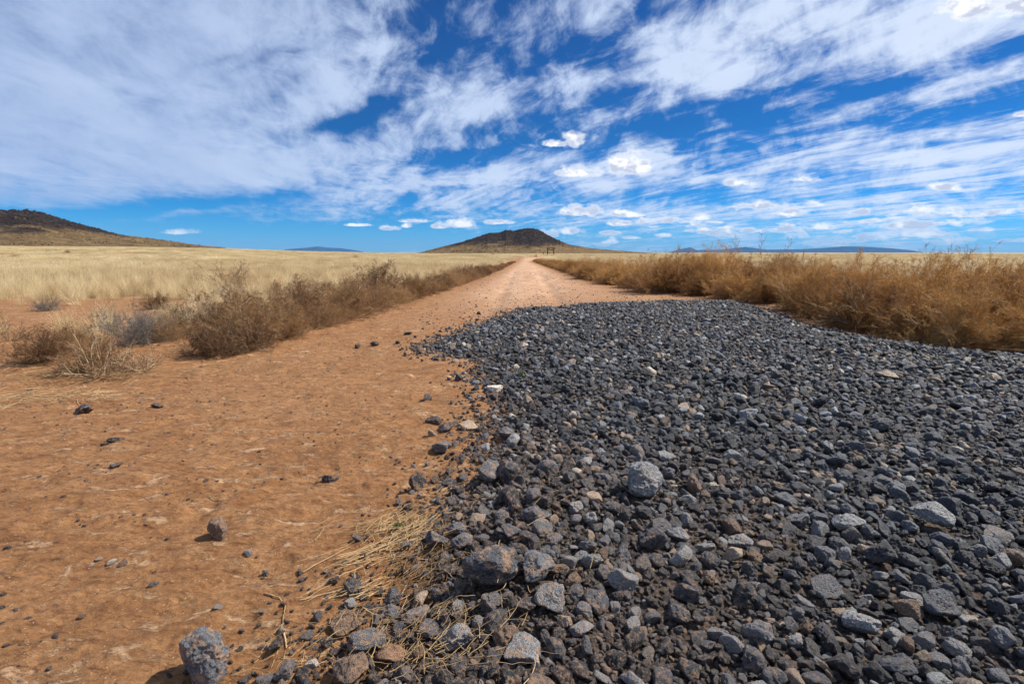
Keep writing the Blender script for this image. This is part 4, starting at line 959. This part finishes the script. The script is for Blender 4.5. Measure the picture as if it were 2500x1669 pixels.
def single_curve(pts, rad, label, name='root', mat=None):
    P = np.array([[*at_view(a, b), 0] for a, b in pts]); z = terrain(P[:, 0], P[:, 1]) + 0.006; P[:, 2] = z
    c = P[0].copy(); t = np.linspace(0, len(P) - 1, 28)
    Q = np.stack([np.interp(t, np.arange(len(P)), P[:, k]) for k in range(3)], 1)
    Q[1:-1] = (Q[:-2] + Q[1:-1] * 2 + Q[2:]) / 4; Q[:, :2] += RNG.normal(0, .0012, (28, 2))
    v, f = tubes((Q - c)[None], np.linspace(rad, rad * .5, 28)[None], 5)
    tag(link(name, mesh_np(name, v, f, [mat or M_STRAW], True), loc=c), label, 'twig')
single_curve([(608, 1358), (640, 1372), (655, 1392), (650, 1430), (648, 1452)], 0.0032, 'long curved dry root on the dirt')
single_curve([(478, 1133), (500, 1140), (512, 1146)], 0.003, 'short pale twig in the middle of the dirt', 'twig')
single_curve([(652, 1457), (656, 1475), (657, 1490)], 0.0035, 'pointed dry splinter below the curved root', 'twig')
single_curve([(722, 1238), (745, 1210), (768, 1190)], 0.0022, 'thin pale stalk on the dirt left of the straw', 'twig')
single_curve([(2285, 1335), (2292, 1345), (2298, 1362)], 0.003, 'yellow straw blade sticking out of the right hand gravel', 'twig')

# green sprigs
def sprig(a, b, size, label):
    x, y = at_view(a, b); rng = np.random.default_rng(int(a)); n = 46
    st = np.stack([rng.normal(0, .2, n), rng.normal(0, .2, n), np.zeros(n)], 1); d = rand_dirs(n, rng); d[:, 2] = np.abs(d[:, 2]) + .2
    d /= np.linalg.norm(d, axis=1, keepdims=True)
    P = curve_from(st, d, rng.uniform(.4, 1, n), 4, rng, .25, -.05); v, f = tubes(P * size, np.array([.06, .13, .1, .01])[None, :] * size * np.ones((n, 1)), 2)
    tag(link('green_sprig', mesh_np('green_sprig', v, f, [M_GREEN]), loc=(x, y, gz(x, y) + 0.02)), label, 'plant')
sprig(1195, 872, 0.06, 'green sprig growing in the gravel by the white stone'); sprig(1180, 822, 0.05, 'tiny green weed near the gravel edge')
sprig(915, 1215, 0.03, 'tiny green seedling in the straw heap'); sprig(420, 742, 0.16, 'low green weed under the grey shrub')

# tall seed stalks standing up out of the right-hand bank
def stalk(a, b, hpx, label, seed):
    x, y = at_view(a, b); H = hpx * V / px_scale(x, y); rng = np.random.default_rng(seed)
    P0 = curve_from(np.array([[0, 0, 0.0]]), np.array([[rng.normal(0, .15), 0, 1.0]]), np.array([H]), 9, rng, 0.07, 0.02)
    P1, L1 = children(P0, 16, 0.45, 0.98, 0.6, 0.20, 5, rng, 0.15, 0.05, np.array([H])); P2, L2 = children(P1, 7, 0.2, 1, 0.9, 0.22, 3, rng, 0.2, 0.03, L1)
    e = link('seed_stalk', None, loc=(x, y, gz(x, y))); tag(e, label, 'plant')
    v, f = tubes(P0, rads(1, 9, .005, .002), 4); link('stem', mesh_np('stem', v, f, [M_STEM]), e)
    v1, f1 = tubes(P1, rads(len(P1), 5, .0024, .0015)); v2, f2 = tubes(P2, rads(len(P2), 3, .003, .0015))
    link('branches', mesh_np('branches', np.vstack([v1, v2]), np.vstack([f1, f2 + len(v1)]), [M_GOLD]), e)
for i, (a, b, h, lab) in enumerate([(1672, 680, 125, 'tall branching seed stalk, leftmost above the right bushes'), (1700, 680, 140, 'bushy red-brown stalk against the blue mountains'), (1745, 690, 150, 'thin dark stalk highest above the right bushes'),
                                    (1775, 690, 135, 'leaning thin stalk right of the highest one'), (1850, 700, 118, 'upright stalk in the middle of the right bushes'), (2270, 780, 205, 'single bare stem rising over the far right bushes'), (2225, 770, 170, 'short spiky stem left of the single bare one')]):
    stalk(a, b, h, lab, 900 + i)

# ------------------------------------------------------------------ timber gate, posts and small far bushes
def beveled_box(name, sx, sy, sz, mat, parent, loc, rot=(0, 0, 0)):
    import bmesh
    bm = bmesh.new(); bmesh.ops.create_cube(bm, size=1.0)
    for v in bm.verts: v.co.x *= sx; v.co.y *= sy; v.co.z *= sz
    bmesh.ops.bevel(bm, geom=bm.edges[:], offset=min(sx, sy, sz) * 0.15, segments=2, affect='EDGES')
    me = bpy.data.meshes.new(name); bm.to_mesh(me); bm.free(); me.materials.append(mat)
    return link(name, me, parent, loc, rot)
def gate():
    d = 190.0; f = d / (FPX) ; x = (1343 - CX) * f; y = d; z = gz(x, y)
    g = link('timber_gate', None, loc=(x, y, z), rot=(0, 0, R(-6))); tag(g, 'dark timber gateway of two posts and a crossbeam beside the far road', 'gate')
    W, H = 15.0 * f, 17.5 * f
    for s in (-1, 1): beveled_box('post', 0.36, 0.36, H, M_WOOD, g, (s * W / 2, 0, H / 2 - 0.02))
    beveled_box('crossbeam', W + 0.95, 0.34, 0.20, M_WOOD, g, (0, 0, H + 0.09)); beveled_box('crossbeam', W - 0.37, 0.26, 0.26, M_WOOD, g, (0, 0, H - 0.50))
    for s in (-1, 1): beveled_box('brace', 0.16, 0.2, 0.45, M_WOOD, g, (s * (W / 2 - 0.6), 0, H - 0.18))
gate()
for i, (px, hh, dd, lab) in enumerate([(1326, 0.85, 200, 'short dark post left of the timber gateway'), (1305.5, 0.7, 140, 'leftmost small marker post by the far road'), (1308.8, 0.7, 140, 'small marker post right beside the leftmost one')]):
    x = (px - CX) / FPX * dd; e = link('marker_post', None, loc=(x, dd, gz(x, dd))); tag(e, lab, 'post'); w = 0.28 if i == 0 else 0.14
    beveled_box('post_shaft', w, w, hh, M_WOOD, e, (0, 0, hh / 2 - .03)); beveled_box('post_cap', w * 1.25, w * 1.25, 0.08, M_WOOD, e, (0, 0, hh + .012))
for (px, dd, s, lab) in [(1204, 260, 1.3, 'lone dark bush in the grass below the left foot of the cone hill'), (1346, 180, 0.6, 'small dark bush inside the timber gateway'), (1384, 210, .7, 'dark bush right of the gateway'), (1910, 60, .75, 'dark round bush on the right horizon, left one'), (1938, 62, .6, 'dark round bush on the right horizon, right one'),
                         (872, 110, .8, 'small dark bush on the left plain below the blue mountain'), (50, 90, 1.0, 'dark bush far out in the left grass'), (180, 130, 1.0, 'dark bush far out in the left grass toward the hill')]:
    x = (px - CX) / FPX * dd; place_bush('brown', x, dd, s, lab, name='desert_bush')

# ------------------------------------------------------------------ air: one even volume round the whole scene
def haze():
    import bmesh
    bm = bmesh.new(); bmesh.ops.create_cube(bm, size=1.0)
    for v in bm.verts: v.co.x *= 48000; v.co.y *= 48000; v.co.z = -12 if v.co.z < 0 else 420
    me = bpy.data.meshes.new('haze'); bm.to_mesh(me); bm.free()
    m = bpy.data.materials.new('haze'); m.use_nodes = True; nt = m.node_tree; nt.nodes.clear()
    o_ = nt.nodes.new('ShaderNodeOutputMaterial'); v = nt.nodes.new('ShaderNodeVolumePrincipled'); nt.links.new(v.outputs[0], o_.inputs['Volume'])
    v.inputs['Color'].default_value = (0.27, 0.58, 1.0, 1); v.inputs['Density'].default_value = 3.4e-5; v.inputs['Anisotropy'].default_value = 0.0
    me.materials.append(m); tag(link('haze', me), kind='stuff')
haze()
